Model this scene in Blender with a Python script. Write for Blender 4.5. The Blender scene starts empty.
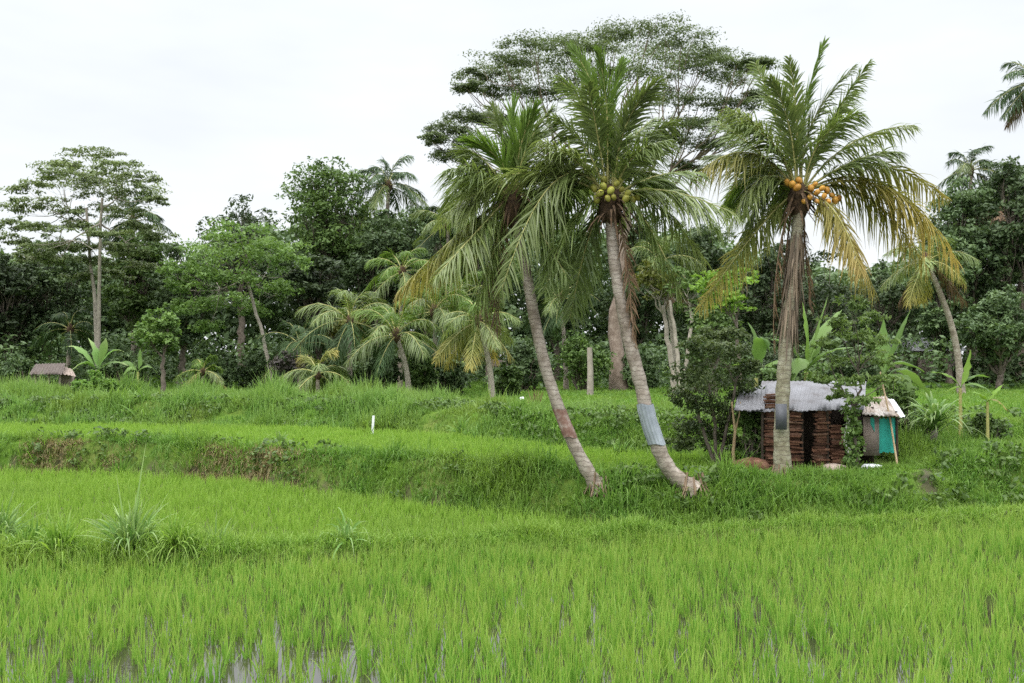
import bpy, math, random
import numpy as np
from mathutils import Vector

R = math.radians
scene = bpy.context.scene
COL = scene.collection
CAM_H, HY, F = 3.5, 360.0, 996.0
rs = np.random.RandomState

def X(px, Y): return (px - 512.0) / F * Y
def at(px, py, Y): return np.array([X(px, Y), Y, CAM_H - (py - HY) / F * Y])

# ------------------------------------------------------------------ noise
_tab = rs(5).rand(256, 256)
def vn(x, y, s=0):
    x = np.asarray(x, float) + s * 17.31; y = np.asarray(y, float) + s * 9.77
    xi = np.floor(x).astype(int); yi = np.floor(y).astype(int)
    fx = x - xi; fy = y - yi
    fx = fx * fx * (3 - 2 * fx); fy = fy * fy * (3 - 2 * fy)
    g = lambda a, b: _tab[a % 256, b % 256]
    return (g(xi, yi) * (1 - fx) * (1 - fy) + g(xi + 1, yi) * fx * (1 - fy)
            + g(xi, yi + 1) * (1 - fx) * fy + g(xi + 1, yi + 1) * fx * fy)
def fbm(x, y, s=0): return .55 * vn(x, y, s) + .3 * vn(x * 2.1, y * 2.1, s + 1) + .15 * vn(x * 4.3, y * 4.3, s + 2)
def sst(t): t = np.clip(t, 0, 1); return t * t * (3 - 2 * t)

# ------------------------------------------------------------------ terrain
def line(pts):
    p = np.array([(X(a, b), b) for a, b in pts]); p = p[np.argsort(p[:, 0])]
    return lambda x: np.interp(x, p[:, 0], p[:, 1])
B1 = line([(-400, 15.6), (-150, 16.2), (0, 16.6), (256, 17.2), (512, 18.3), (640, 18.8), (720, 19.1), (800, 19.7), (900, 20.4), (1024, 21.5), (1300, 24), (1800, 28)])
_b2 = line([(-700, 33), (-300, 31), (0, 29.2), (130, 28.4), (235, 27), (330, 24.6), (430, 22.3), (540, 20.5), (620, 19.6), (700, 19.4), (800, 19.8), (1024, 21.6), (1300, 24.1), (1800, 28)])
def B2(x): return np.maximum(_b2(x), B1(x) + .25)
B3 = line([(-700, 42), (-300, 40), (0, 38), (200, 37), (300, 36), (400, 34), (450, 32), (490, 30), (560, 28.6), (640, 27.6), (690, 27.6), (760, 29.5), (880, 30), (950, 28), (1024, 27), (1300, 28), (1800, 32)])
def H(x, y):
    x = np.asarray(x, float); y = np.asarray(y, float)
    n = fbm(x * .45, y * .45, 3) - .5
    n2 = fbm(x * 1.7, y * 1.7, 7) - .5
    b1, b2, b3 = B1(x) + n * .3, B2(x) + n * .5, B3(x) + n * .8
    h = -.11 + .10 * (fbm(x * 1.1, y * 1.1, 11) - .5) + .05 * n2
    h = h + .26 * sst((y - b1 + .45) / .5)                          # mid paddy, behind the front bund
    h = h + np.where(b2 - b1 >   .6, .15, .1) * np.exp(-((y - b1) / .34) ** 2) * (1 + n2)
    wd = np.interp(x, [-20, -7, -4, 3, 8], [.7, .7, .95, 1.2, 1.3])
    t2 = np.interp(x, [-20, -6, 0, 2, 5, 9, 14], [1.0, 1.02, 1.08, .95, .88, .94, 1.05])
    h = h + (t2 - .17) * sst((y - b2) / wd)
    h = h + .13 * np.exp(-((y - b2 - wd - .1) / .45) ** 2) * (.8 + 2 * n)
    h = h + (1.72 - t2) * sst((y - b3) / np.interp(x, [-10, 0, 10], [1.5, 1.3, 2.6]))
    h = h + .10 * np.exp(-((y - b3 - 1.4) / .6) ** 2) * (1 + 2 * n)
    h = h + .5 * sst((y - 58) / 20) + .06 * n2 * sst((y - b2) / .8) + .12 * n * sst((y - b3 + 4) / 4)
    # mound of grass at the right, in front of the banana plants
    h = h + .38 * np.exp(-(((x - 11.2) / 2.2) ** 2 + ((y - 24.6) / 1.3) ** 2))
    return h
def Hs(x, y): return float(H(np.array([x]), np.array([y]))[0])

def hit(px, py):
    """depth at which the sight line through a pixel meets the terrain"""
    for Y in np.arange(9, 90, .05):
        p = at(px, py, Y)
        if p[2] < Hs(p[0], p[1]): return float(Y)
    return 90.
# ------------------------------------------------------------------ mesh builder
class MB:
    def __init__(s): s.v = []; s.f = []; s.r = []; s.t = []; s.n = 0
    def add(s, v, f, r=.5, t=.5):
        v = np.asarray(v, float).reshape(-1, 3); f = np.asarray(f, int)
        s.v.append(v); s.f.append(f + s.n)
        s.r.append(np.broadcast_to(np.asarray(r, float), (len(v),)))
        s.t.append(np.broadcast_to(np.asarray(t, float), (len(v),)))
        s.n += len(v); return s
    def mesh(s, name, mat, smooth=True, origin=None):
        me = bpy.data.meshes.new(name)
        v = np.concatenate(s.v)
        if origin is not None: v = v - np.asarray(origin)
        lv = []; tot = []
        for f in s.f:
            if f.size == 0: continue
            lv.append(f.ravel()); tot.append(np.full(len(f), f.shape[1]))
        lv = np.concatenate(lv); tot = np.concatenate(tot)
        st = np.concatenate([[0], np.cumsum(tot)[:-1]])
        me.vertices.add(len(v)); me.vertices.foreach_set('co', v.ravel().astype('f'))
        me.loops.add(len(lv)); me.loops.foreach_set('vertex_index', lv.astype('i'))
        me.polygons.add(len(tot)); me.polygons.foreach_set('loop_start', st.astype('i'))
        me.polygons.foreach_set('loop_total', tot.astype('i'))
        me.polygons.foreach_set('use_smooth', np.full(len(tot), smooth))
        for nm, a in (('rnd', s.r), ('tt', s.t)):
            at_ = me.attributes.new(nm, 'FLOAT', 'POINT')
            at_.data.foreach_set('value', np.concatenate(a).astype('f'))
        me.update(calc_edges=True); me.materials.append(mat)
        return me
    def build(s, name, mat, parent=None, smooth=True, origin=None):
        o = bpy.data.objects.new(name, s.mesh(name, mat, smooth, origin)); COL.objects.link(o)
        if parent is not None: o.parent = parent
        elif origin is not None: o.location = origin
        return o

def tag(o, label=None, cat=None, group=None, kind=None):
    if label: o['label'] = label
    if cat: o['category'] = cat
    if group: o['group'] = group
    if kind: o['kind'] = kind
    return o
def thing(name, loc, label, cat, group=None):
    o = bpy.data.objects.new(name, None); COL.objects.link(o); o.location = loc
    o.empty_display_size = .2
    return tag(o, label, cat, group)
def nrm(a): return a / np.maximum(np.linalg.norm(a, axis=-1, keepdims=True), 1e-9)

def ribbons(mb, P, D, S, L, W, droop, nseg=3, r=None, tip=.06, wmid=.35, fold=0, t0=0., t1=1.):
    """n tapered blades at once"""
    n = len(P); L = np.broadcast_to(L, (n,)); W = np.broadcast_to(W, (n,)); droop = np.broadcast_to(droop, (n,))
    if r is None: r = np.full(n, .5)
    V = np.zeros((n, nseg + 1, 2, 3)); T = np.zeros((n, nseg + 1, 2))
    for k in range(nseg + 1):
        t = k / nseg
        pos = P + D * (L * (t - .25 * droop * t * t))[:, None]
        pos = pos + np.array([0, 0, -1.]) * (droop * L * t * t)[:, None]
        prof = (.55 + .45 * t / wmid) if t < wmid else max(tip, 1 - ((t - wmid) / (1 - wmid)) ** 1.6)
        w = (W * prof * .5)[:, None]
        V[:, k, 0] = pos - S * w; V[:, k, 1] = pos + S * w
        T[:, k, :] = t0 + (t1 - t0) * t
    base = (np.arange(n) * (nseg + 1) * 2)[:, None]
    k = np.arange(nseg)[None, :]
    f = np.stack([base + 2 * k, base + 2 * k + 1, base + 2 * k + 3, base + 2 * k + 2], -1).reshape(-1, 4)
    mb.add(V.reshape(-1, 3), f, np.repeat(r, (nseg + 1) * 2), T.ravel())

def tube(mb, pts, rad, n=8, r=.5, cap=True, wob=0., rng=None):
    pts = np.asarray(pts, float); m = len(pts); rad = np.broadcast_to(rad, (m,))
    T = nrm(np.gradient(pts, axis=0))
    a = np.array([1., 0, 0]) if abs(T[0][0]) < .8 else np.array([0, 1., 0])
    V = []
    for i in range(m):
        a = a - T[i] * np.dot(a, T[i]); a = a / np.linalg.norm(a); b = np.cross(T[i], a)
        th = np.linspace(0, 2 * np.pi, n, endpoint=False)
        rr = rad[i] * (1 + (wob * (rng.rand(n) - .5) if rng is not None else 0))
        V.append(pts[i] + np.cos(th)[:, None] * a * np.reshape(rr, (-1, 1)) + np.sin(th)[:, None] * b * np.reshape(rr, (-1, 1)))
    V = np.concatenate(V)
    i = np.arange(m - 1)[:, None] * n; j = np.arange(n)[None, :]; j2 = (j + 1) % n
    f = np.stack([i + j, i + j2, i + n + j2, i + n + j], -1).reshape(-1, 4)
    mb.add(V, f, r, np.repeat(np.linspace(0, 1, m), n))
    if cap:
        mb.add(V[-n:], np.arange(n)[None, :], r, 1.); mb.add(V[:n], np.arange(n)[::-1][None, :], r, 0.)

def box(mb, c, s, rot=0., r=.5, tilt=0., roll=0.):
    q = np.array([[x, y, z] for x in (-.5, .5) for y in (-.5, .5) for z in (-.5, .5)]) * np.asarray(s)
    cr, sr = math.cos(roll), math.sin(roll); q = q @ np.array([[cr, 0, -sr], [0, 1, 0], [sr, 0, cr]])
    ct, stt = math.cos(tilt), math.sin(tilt); q = q @ np.array([[1, 0, 0], [0, ct, stt], [0, -stt, ct]])
    cz, sz = math.cos(rot), math.sin(rot); q = q @ np.array([[cz, sz, 0], [-sz, cz, 0], [0, 0, 1]])
    f = [[0, 1, 3, 2], [4, 6, 7, 5], [0, 4, 5, 1], [2, 3, 7, 6], [0, 2, 6, 4], [1, 5, 7, 3]]
    mb.add(q + np.asarray(c), f, r)

def blob(mb, c, rad, r=.5, n=12, m=8, egg=0., rng=None, rough=0.):
    th = np.linspace(0, np.pi, m); ph = np.linspace(0, 2 * np.pi, n, endpoint=False)
    V = []
    for t in th:
        k = np.stack([np.sin(t) * np.cos(ph), np.sin(t) * np.sin(ph), np.full(n, np.cos(t))], -1)
        k[:, :2] *= 1 + egg * np.cos(t)
        if rng is not None: k *= 1 + rough * (rng.rand(n, 1) - .5)
        V.append(k * np.asarray(rad) + np.asarray(c))
    V = np.concatenate(V)
    i = np.arange(m - 1)[:, None] * n; j = np.arange(n)[None, :]; j2 = (j + 1) % n
    mb.add(V, np.stack([i + j, i + n + j, i + n + j2, i + j2], -1).reshape(-1, 4), r)

def leaves(mb, C, RAD, n, size, rng, asp=.45, up=.5, r0=None, inner=.45, droopy=.2):
    """n leaf-shaped folded quads in each ellipsoid"""
    C = np.asarray(C); RAD = np.broadcast_to(np.asarray(RAD, float), C.shape)
    k = len(C); N = k * n
    d = nrm(rng.randn(N, 3)); d[:, 2] = np.abs(d[:, 2]) * np.where(rng.rand(N) < .75, 1, -1); 
    rad = inner + (1 - inner) * rng.rand(N, 1) ** .6
    c = np.repeat(C, n, 0); P = c + d * rad * np.repeat(RAD, n, 0)
    nor = nrm(d * .5 + np.array([0, 0, up]) + rng.randn(N, 3) * .45)
    a = nrm(np.cross(nor, rng.randn(N, 3))); a[:, 2] -= droopy; a = nrm(a); b = nrm(np.cross(nor, a))
    s = (size * (.55 + .9 * rng.rand(N, 1)))
    V = np.stack([P - a * s * .5, P + b * s * asp * .5 + a * s * .05 - nor * s * .06, P + a * s * .5 - nor * s * .12, P - b * s * asp * .5 + a * s * .05 - nor * s * .06], 1).reshape(-1, 3)
    f = np.arange(N * 4).reshape(-1, 4)
    rr = rng.rand(N) * .6 + np.repeat(rng.rand(k) if r0 is None else np.broadcast_to(r0, (k,)), n) * .4
    mb.add(V, f, np.repeat(rr, 4), np.tile([0., .5, 1., .5], N))

# ------------------------------------------------------------------ materials
def nodes(name):
    m = bpy.data.materials.new(name); m.use_nodes = True
    nt = m.node_tree; nt.nodes.clear()
    o = nt.nodes.new('ShaderNodeOutputMaterial')
    return m, nt, o
def nd(nt, t, **kw):
    n = nt.nodes.new(t)
    for k, v in kw.items(): setattr(n, k, v)
    return n
def mixc(nt, fac, a, b, mode='MIX'):
    n = nd(nt, 'ShaderNodeMix', data_type='RGBA', blend_type=mode)
    for sock, val in ((n.inputs['Factor'], fac), (n.inputs[6], a), (n.inputs[7], b)):
        if isinstance(val, (int, float)): sock.default_value = val
        elif isinstance(val, (tuple, list)): sock.default_value = (*val[:3], 1)
        else: nt.links.new(val, sock)
    return n.outputs[2]
def ramp(nt, fac, stops):
    n = nd(nt, 'ShaderNodeValToRGB'); e = n.color_ramp.elements
    while len(e) < len(stops): e.new(.5)
    for el, (p, c) in zip(e, stops): el.position = p; el.color = (*c, 1) if len(c) == 3 else c
    nt.links.new(fac, n.inputs[0]); return n.outputs[0]
def noise(nt, scale, detail=4, coord='Object', vec=None, rough=.6):
    n = nd(nt, 'ShaderNodeTexNoise'); n.inputs['Scale'].default_value = scale; n.inputs['Detail'].default_value = detail
    n.inputs['Roughness'].default_value = rough
    if vec is None:
        tc = nd(nt, 'ShaderNodeTexCoord'); vec = tc.outputs[coord]
    nt.links.new(vec, n.inputs['Vector']); return n.outputs[0]
def attr(nt, nm): return nd(nt, 'ShaderNodeAttribute', attribute_name=nm).outputs['Fac']

def leafmat(name, c1, c2, tip=None, tipstart=.55, trans=.35, rough=.55, objvar=.35, spec=.25, patch=None, pscale=.5):
    m, nt, o = nodes(name)
    col = mixc(nt, attr(nt, 'rnd'), c1, c2)
    if patch is not None:
        f = ramp(nt, noise(nt, pscale, 3), [(.45, (0, 0, 0)), (.65, (1, 1, 1))])
        col = mixc(nt, f, col, patch)
    if tip is not None:
        f = ramp(nt, attr(nt, 'tt'), [(tipstart, (0, 0, 0)), (1., (1, 1, 1))])
        col = mixc(nt, f, col, tip)
    if objvar:
        oi = nd(nt, 'ShaderNodeObjectInfo')
        hs = nd(nt, 'ShaderNodeHueSaturation')
        mr = nd(nt, 'ShaderNodeMapRange'); mr.inputs[3].default_value = 1 - objvar * .6; mr.inputs[4].default_value = 1 + objvar * .6
        nt.links.new(oi.outputs['Random'], mr.inputs[0]); nt.links.new(mr.outputs[0], hs.inputs['Value'])
        nt.links.new(col, hs.inputs['Color']); col = hs.outputs[0]
    b = nd(nt, 'ShaderNodeBsdfPrincipled'); b.inputs['Roughness'].default_value = rough
    b.inputs['Specular IOR Level'].default_value = spec
    nt.links.new(col, b.inputs['Base Color'])
    t = nd(nt, 'ShaderNodeBsdfTranslucent')
    tcol = mixc(nt, 1., col, (1.12, 1.12, .7), 'MULTIPLY'); nt.links.new(tcol, t.inputs[0])
    mx = nd(nt, 'ShaderNodeMixShader'); mx.inputs[0].default_value = trans
    nt.links.new(b.outputs[0], mx.inputs[1]); nt.links.new(t.outputs[0], mx.inputs[2]); nt.links.new(mx.outputs[0], o.inputs[0])
    return m

def surf(name, stops, scale=3., rough=.8, bump=.3, bscale=None, detail=6, spec=.3, metal=0., stretch=None, extra=None):
    m, nt, o = nodes(name)
    vec = None
    if stretch:
        tc = nd(nt, 'ShaderNodeTexCoord'); mp = nd(nt, 'ShaderNodeMapping'); mp.inputs['Scale'].default_value = stretch
        nt.links.new(tc.outputs['Object'], mp.inputs[0]); vec = mp.outputs[0]
    nz = noise(nt, scale, detail, vec=vec)
    col = ramp(nt, nz, stops)
    b = nd(nt, 'ShaderNodeBsdfPrincipled'); b.inputs['Roughness'].default_value = rough
    b.inputs['Specular IOR Level'].default_value = spec; b.inputs['Metallic'].default_value = metal
    hgt = noise(nt, bscale or scale * 4, 5, vec=vec)
    if extra: col, hgt = extra(nt, col, hgt)
    nt.links.new(col, b.inputs['Base Color'])
    bp = nd(nt, 'ShaderNodeBump'); bp.inputs['Strength'].default_value = bump; bp.inputs['Distance'].default_value = .03
    nt.links.new(hgt, bp.inputs['Height']); nt.links.new(bp.outputs[0], b.inputs['Normal'])
    nt.links.new(b.outputs[0], o.inputs[0]); return m

def rings(nt, col, hgt):
    """leaf-scar rings of a palm trunk, every 9 cm or so"""
    tc = nd(nt, 'ShaderNodeTexCoord'); w = nd(nt, 'ShaderNodeTexWave', wave_type='BANDS', bands_direction='Z', wave_profile='SAW')
    w.inputs['Scale'].default_value = 3.2; w.inputs['Distortion'].default_value = 4.5; w.inputs['Detail'].default_value = 3; w.inputs['Detail Scale'].default_value = 2.2
    nt.links.new(tc.outputs['Object'], w.inputs[0])
    f = ramp(nt, w.outputs[1], [(0, (1, 1, 1)), (.14, (.3, .3, .3)), (.3, (0, 0, 0))])
    pt = ramp(nt, noise(nt, 1.7, 5), [(.35, (.72, .69, .65)), (.6, (1.05, 1.05, 1.05))]); c = mixc(nt, .8, mixc(nt, f, col, (.13, .105, .085)), pt, 'MULTIPLY')
    return c, mixc(nt, .4, w.outputs[1], hgt)

M = {}
M['rice'] = leafmat('rice_leaf', (.105, .245, .03), (.185, .35, .055), tip=(.30, .38, .09), tipstart=.55, objvar=0, trans=.42, patch=(.20, .34, .055), pscale=.5)
M['rice_far'] = leafmat('rice_leaf_pale', (.135, .27, .028), (.205, .35, .05), tip=(.26, .39, .08), tipstart=.5, objvar=0, trans=.42, patch=(.16, .28, .045), pscale=.35)
M['grass'] = leafmat('bank_grass_leaf', (.065, .155, .025), (.16, .30, .05), tip=(.20, .31, .08), tipstart=.55, objvar=0, trans=.42, patch=(.155, .26, .04), pscale=.45)
M['bund'] = leafmat('bund_grass_leaf', (.11, .23, .03), (.21, .35, .06), tip=(.27, .38, .10), tipstart=.5, objvar=0, trans=.42, patch=(.21, .33, .055), pscale=.5)
M['weed'] = leafmat('tall_weed_leaf', (.09, .19, .04), (.18, .32, .07), tip=(.22, .34, .10), tipstart=.5, objvar=0, trans=.42, patch=(.15, .23, .04), pscale=.3)
M['dry'] = leafmat('dry_grass_leaf', (.15, .13, .06), (.29, .24, .12), objvar=0, trans=.3)
M['silver'] = leafmat('pale_grass_leaf', (.11, .22, .05), (.21, .33, .11), tip=(.29, .37, .16), objvar=.2, trans=.35)
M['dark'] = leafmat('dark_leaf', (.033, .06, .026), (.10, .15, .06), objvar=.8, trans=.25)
M['mid'] = leafmat('mid_leaf', (.04, .08, .02), (.12, .19, .05), objvar=.35, trans=.28)
M['grey'] = leafmat('greyish_leaf', (.075, .11, .045), (.19, .24, .10), objvar=.2, trans=.3)
M['hutleaf'] = leafmat('pale_green_leaf', (.10, .17, .045), (.21, .30, .10), objvar=.1, trans=.4)
M['shrub'] = leafmat('shrub_leaf', (.035, .065, .022), (.12, .16, .055), objvar=.1, trans=.28)
M['canopy'] = leafmat('umbrella_leaf', (.06, .09, .04), (.15, .195, .09), objvar=.1, trans=.35)
M['bright'] = leafmat('bright_leaf', (.075, .145, .034), (.155, .245, .065), objvar=.15, trans=.35)
M['lime'] = leafmat('lime_leaf', (.10, .20, .025), (.19, .31, .045), objvar=.15, trans=.4)
M['olive'] = leafmat('olive_leaf', (.06, .08, .014), (.15, .16, .03), objvar=.3, trans=.3)
M['purple'] = leafmat('dull_purple_leaf', (.04, .035, .035), (.09, .08, .07), objvar=.2, trans=.2)
M['frond'] = leafmat('palm_leaf', (.085, .13, .034), (.17, .23, .07), objvar=.4, trans=.35, rough=.42, spec=.4)
M['litfrond'] = leafmat('lit_palm_leaf', (.12, .17, .05), (.23, .28, .10), objvar=.25, trans=.38, rough=.4, spec=.45)  # lighter copy of the palm leaf: brightness of lit fronds put into colour
M['fresh'] = leafmat('young_palm_leaf', (.07, .135, .022), (.145, .23, .045), objvar=.3, trans=.4, rough=.45)
M['yellow'] = leafmat('yellowing_palm_leaf', (.11, .145, .03), (.20, .215, .06), tip=(.40, .33, .10), tipstart=.4, objvar=.3, trans=.38)
M['gold'] = leafmat('golden_palm_leaf', (.22, .22, .05), (.36, .31, .08), tip=(.50, .38, .14), tipstart=.3, objvar=.3, trans=.4)
M['brown'] = leafmat('dead_palm_leaf', (.09, .055, .03), (.20, .13, .075), objvar=.3, trans=.15)
M['sheath'] = leafmat('dead_sheath_fibre', (.09, .07, .05), (.27, .21, .15), objvar=.1, trans=.1)
M['darkpalm'] = leafmat('dark_palm_leaf', (.022, .05, .018), (.055, .10, .03), objvar=.4, trans=.25)
M['banana'] = leafmat('banana_leaf', (.10, .19, .045), (.17, .27, .08), objvar=.3, trans=.5, rough=.4)
M['rachis'] = surf('frond_stalk', [(.3, (.22, .22, .07)), (.7, (.36, .34, .13))], 4, .5, .1)
M['rachisbrown'] = surf('dead_frond_stalk', [(.3, (.12, .08, .05)), (.7, (.25, .18, .12))], 4, .7, .1)
M['palmtrunk'] = surf('palm_bark', [(.3, (.19, .155, .125)), (.5, (.32, .275, .235)), (.72, (.47, .43, .38))], 5, .85, .7, extra=rings)
M['palmtrunkpale'] = surf('lichen_palm_bark', [(.3, (.16, .14, .09)), (.48, (.29, .27, .19)), (.7, (.42, .41, .32))], 6, .85, .7, extra=rings)
M['bark'] = surf('tree_bark', [(.3, (.07, .055, .042)), (.7, (.19, .16, .13))], 5, .9, .5)
M['brownbark'] = surf('pale_brown_bark', [(.3, (.15, .11, .085)), (.5, (.24, .185, .15)), (.7, (.33, .27, .225))], 3, .9, .5)
M['palebark'] = surf('pale_tree_bark', [(.3, (.20, .175, .145)), (.7, (.38, .34, .29))], 4, .85, .4)
M['husk'] = surf('palm_fibre', [(.3, (.025, .018, .012)), (.7, (.12, .075, .04))], 14, .95, .8)
def objtint(nt, col, hgt):
    oi = nd(nt, 'ShaderNodeObjectInfo'); f = ramp(nt, oi.outputs['Random'], [(0, (.55, .5, .42)), (.5, (.9, .9, .9)), (1, (1.1, 1.1, 1.1))])
    sp = ramp(nt, noise(nt, 22, 3), [(.56, (1, 1, 1)), (.7, (.45, .36, .28))])
    return mixc(nt, 1., mixc(nt, 1., col, f, 'MULTIPLY'), sp, 'MULTIPLY'), hgt
M['orange'] = surf('orange_coconut', [(.3, (.40, .18, .025)), (.7, (.58, .33, .06))], 9, .5, .1, extra=objtint)
M['greennut'] = surf('green_coconut', [(.3, (.18, .22, .03)), (.7, (.38, .36, .07))], 9, .5, .1, extra=objtint)
M['zinc'] = surf('galvanised_sheet', [(.3, (.20, .23, .26)), (.7, (.36, .40, .44))], 3, .5, .05, metal=.25)
M['darkzinc'] = surf('dark_weathered_sheet', [(.3, (.05, .055, .065)), (.7, (.12, .125, .14))], 3, .6, .05)
M['rustsheet'] = surf('rusty_sheet', [(.3, (.12, .06, .045)), (.5, (.20, .12, .095)), (.7, (.34, .28, .25))], 7, .8, .2)
M['roof'] = surf('pale_roof_sheet', [(.25, (.10, .085, .08)), (.45, (.21, .21, .225)), (.75, (.28, .285, .31))], 1.6, .7, .1, spec=.1)
M['roofrust'] = surf('stained_roof_sheet', [(.3, (.16, .10, .07)), (.5, (.30, .25, .21)), (.72, (.5, .48, .46))], 2.5, .7, .2)
M['tile'] = surf('stacked_clay', [(.28, (.07, .035, .024)), (.5, (.16, .08, .052)), (.72, (.26, .155, .11))], 6, .9, .5, extra=lambda nt, c, h: (mixc(nt, 1., c, ramp(nt, attr(nt, 'rnd'), [(0, (.45, .42, .40)), (.5, (1, .95, .9)), (.85, (1.15, 1.1, 1.05)), (1, (1.0, 1.25, 1.35))]), 'MULTIPLY'), h))
M['turq'] = surf('turquoise_sheet', [(.3, (.02, .27, .22)), (.7, (.035, .38, .31))], 2.5, .55, .05)
M['board'] = surf('weathered_board', [(.3, (.16, .12, .10)), (.7, (.30, .25, .22))], 4, .9, .3, stretch=(1, 1, 6))
M['darkwood'] = surf('dark_wood', [(.3, (.03, .022, .016)), (.7, (.08, .06, .045))], 5, .9, .3)
M['bamboo'] = surf('dry_bamboo', [(.3, (.28, .20, .11)), (.7, (.44, .34, .20))], 3, .6, .1, stretch=(3, 3, .6))
M['sack'] = surf('pale_sack', [(.3, (.36, .34, .31)), (.7, (.66, .65, .63))], 6, .7, .4)
M['whitesheet'] = surf('white_plastic', [(.3, (.6, .63, .66)), (.7, (.78, .80, .82))], 4, .4, .2)
M['pinksack'] = surf('dusty_pink_sack', [(.3, (.25, .19, .16)), (.7, (.45, .37, .32))], 6, .8, .4)
M['thatch'] = surf('old_roof_boards', [(.3, (.04, .03, .026)), (.5, (.085, .068, .06)), (.72, (.16, .14, .13))], 5, .9, .5, stretch=(1, 5, 5))
M['pinkwall'] = surf('faded_pink_plaster', [(.3, (.22, .17, .15)), (.7, (.36, .30, .27))], 2, .9, .2)
M['greyroof'] = surf('grey_tin', [(.3, (.18, .19, .20)), (.7, (.3, .31, .32))], 2, .7, .2)

def ground_mat():
    m, nt, o = nodes('field_soil')
    b = nd(nt, 'ShaderNodeBsdfPrincipled'); b.inputs['Specular IOR Level'].default_value = .08
    n1 = noise(nt, 1.6, 6, 'Object'); n2 = noise(nt, .35, 4, 'Object')
    soil = ramp(nt, n1, [(.3, (.06, .045, .025)), (.7, (.15, .105, .06))])
    grn = ramp(nt, n1, [(.3, (.045, .10, .012)), (.7, (.10, .18, .022))])
    land = mixc(nt, ramp(nt, n2, [(.35, (.55, .55, .55)), (.6, (1, 1, 1))]), soil, grn)
    mud = ramp(nt, n1, [(.3, (.035, .028, .018)), (.7, (.075, .06, .04))])
    col = mixc(nt, attr(nt, 'rnd'), mud, land)
    nt.links.new(col, b.inputs['Base Color'])
    rg = nd(nt, 'ShaderNodeMapRange'); rg.inputs[3].default_value = .35; rg.inputs[4].default_value = .95
    nt.links.new(attr(nt, 'rnd'), rg.inputs[0]); nt.links.new(rg.outputs[0], b.inputs['Roughness'])
    bp = nd(nt, 'ShaderNodeBump'); bp.inputs['Strength'].default_value = .6; bp.inputs['Distance'].default_value = .05
    nt.links.new(noise(nt, 9, 5, 'Object'), bp.inputs['Height']); nt.links.new(bp.outputs[0], b.inputs['Normal'])
    nt.links.new(b.outputs[0], o.inputs[0]); return m
def water_mat():
    m, nt, o = nodes('muddy_water')
    b = nd(nt, 'ShaderNodeBsdfPrincipled'); b.inputs['Base Color'].default_value = (.03, .027, .018, 1)
    b.inputs['Roughness'].default_value = .02; b.inputs['IOR'].default_value = 1.8; b.inputs['Specular IOR Level'].default_value = .8
    bp = nd(nt, 'ShaderNodeBump'); bp.inputs['Strength'].default_value = .06; bp.inputs['Distance'].default_value = .02
    nt.links.new(noise(nt, 6, 3, 'Object'), bp.inputs['Height']); nt.links.new(bp.outputs[0], b.inputs['Normal'])
    nt.links.new(b.outputs[0], o.inputs[0]); return m

# ------------------------------------------------------------------ setting: ground and water
def make_ground():
    xs = np.concatenate([-np.geomspace(34, 900, 26)[::-1], np.arange(-33.5, 33.6, .25), np.geomspace(34, 900, 26)])
    ys = np.concatenate([-np.geomspace(1, 300, 16)[::-1], np.arange(0, 9, .5), np.arange(9, 46, .16), np.arange(46, 70, .5), np.geomspace(71, 1500, 30)])
    gx, gy = np.meshgrid(xs, ys); z = H(gx, gy)
    nx, ny = len(xs), len(ys)
    i = np.arange(ny - 1)[:, None] * nx; j = np.arange(nx - 1)[None, :]
    f = np.stack([i + j, i + j + 1, i + nx + j + 1, i + nx + j], -1).reshape(-1, 4)
    land = sst((gy - B1(gx) + .45) / .4)
    mid = (gy > B1(gx) + .45) & (gy < B2(gx) - .1)
    land = np.where(mid, .35, land); land = np.where(np.abs(gy - B2(gx)) < .25, .1, land)
    land = np.where((gy > B2(gx)) & (gy < B2(gx) + 1.8) & (fbm(gx * 1.2, gy * 1.6, 61) < .29), .15, land)
    mb = MB(); mb.add(np.stack([gx, gy, z], -1).reshape(-1, 3), f, land.ravel())
    return tag(mb.build('ground', ground_mat()), kind='structure')
make_ground()
mb = MB()
xs = np.linspace(-60, 60, 121); y0 = np.full(121, -30.); y1 = B1(xs) - .05
mb.add(np.concatenate([np.stack([xs, y0, 0 * xs - .05], -1), np.stack([xs, y1, 0 * xs - .05], -1)]), np.array([[i, i + 1, 122 + i, 121 + i] for i in range(120)]))
tag(mb.build('water', water_mat()), kind='structure')

# ------------------------------------------------------------------ rice and grass
def tufts(mb, x, y, nb, length, spread, width, droop, rng, nseg=3, rad=.03, zoff=-.03, hvar=None):
    n = len(x); z = H(x, y) + zoff
    hh = np.ones(n) if hvar is None else hvar
    N = n * nb
    P = np.stack([np.repeat(x, nb) + rng.randn(N) * rad, np.repeat(y, nb) + rng.randn(N) * rad, np.repeat(z, nb)], -1)
    az = rng.rand(N) * 2 * np.pi; sp = np.abs(rng.randn(N)) * spread
    D = nrm(np.stack([np.cos(az) * sp, np.sin(az) * sp, np.ones(N)], -1))
    S = nrm(np.cross(D, nrm(rng.randn(N, 3)))); S[:, 2] *= .3; S = nrm(S)
    L = length * (.55 + .6 * rng.rand(N)) * np.repeat(hh, nb)
    r = np.clip(np.repeat(rng.rand(n), nb) * .5 + rng.rand(N) * .5, 0, 1)
    ribbons(mb, P, D, S, L, width * (.7 + .6 * rng.rand(N)), droop * (.3 + 1.2 * rng.rand(N)), nseg, r)

def grid_pts(x0, x1, y0, y1, sx, sy, jit, rng, ang=0.):
    gx, gy = np.meshgrid(np.arange(x0, x1, sx), np.arange(y0, y1, sy))
    x = gx.ravel() + rng.randn(gx.size) * jit; y = gy.ravel() + rng.randn(gx.size) * jit
    return x, y

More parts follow.
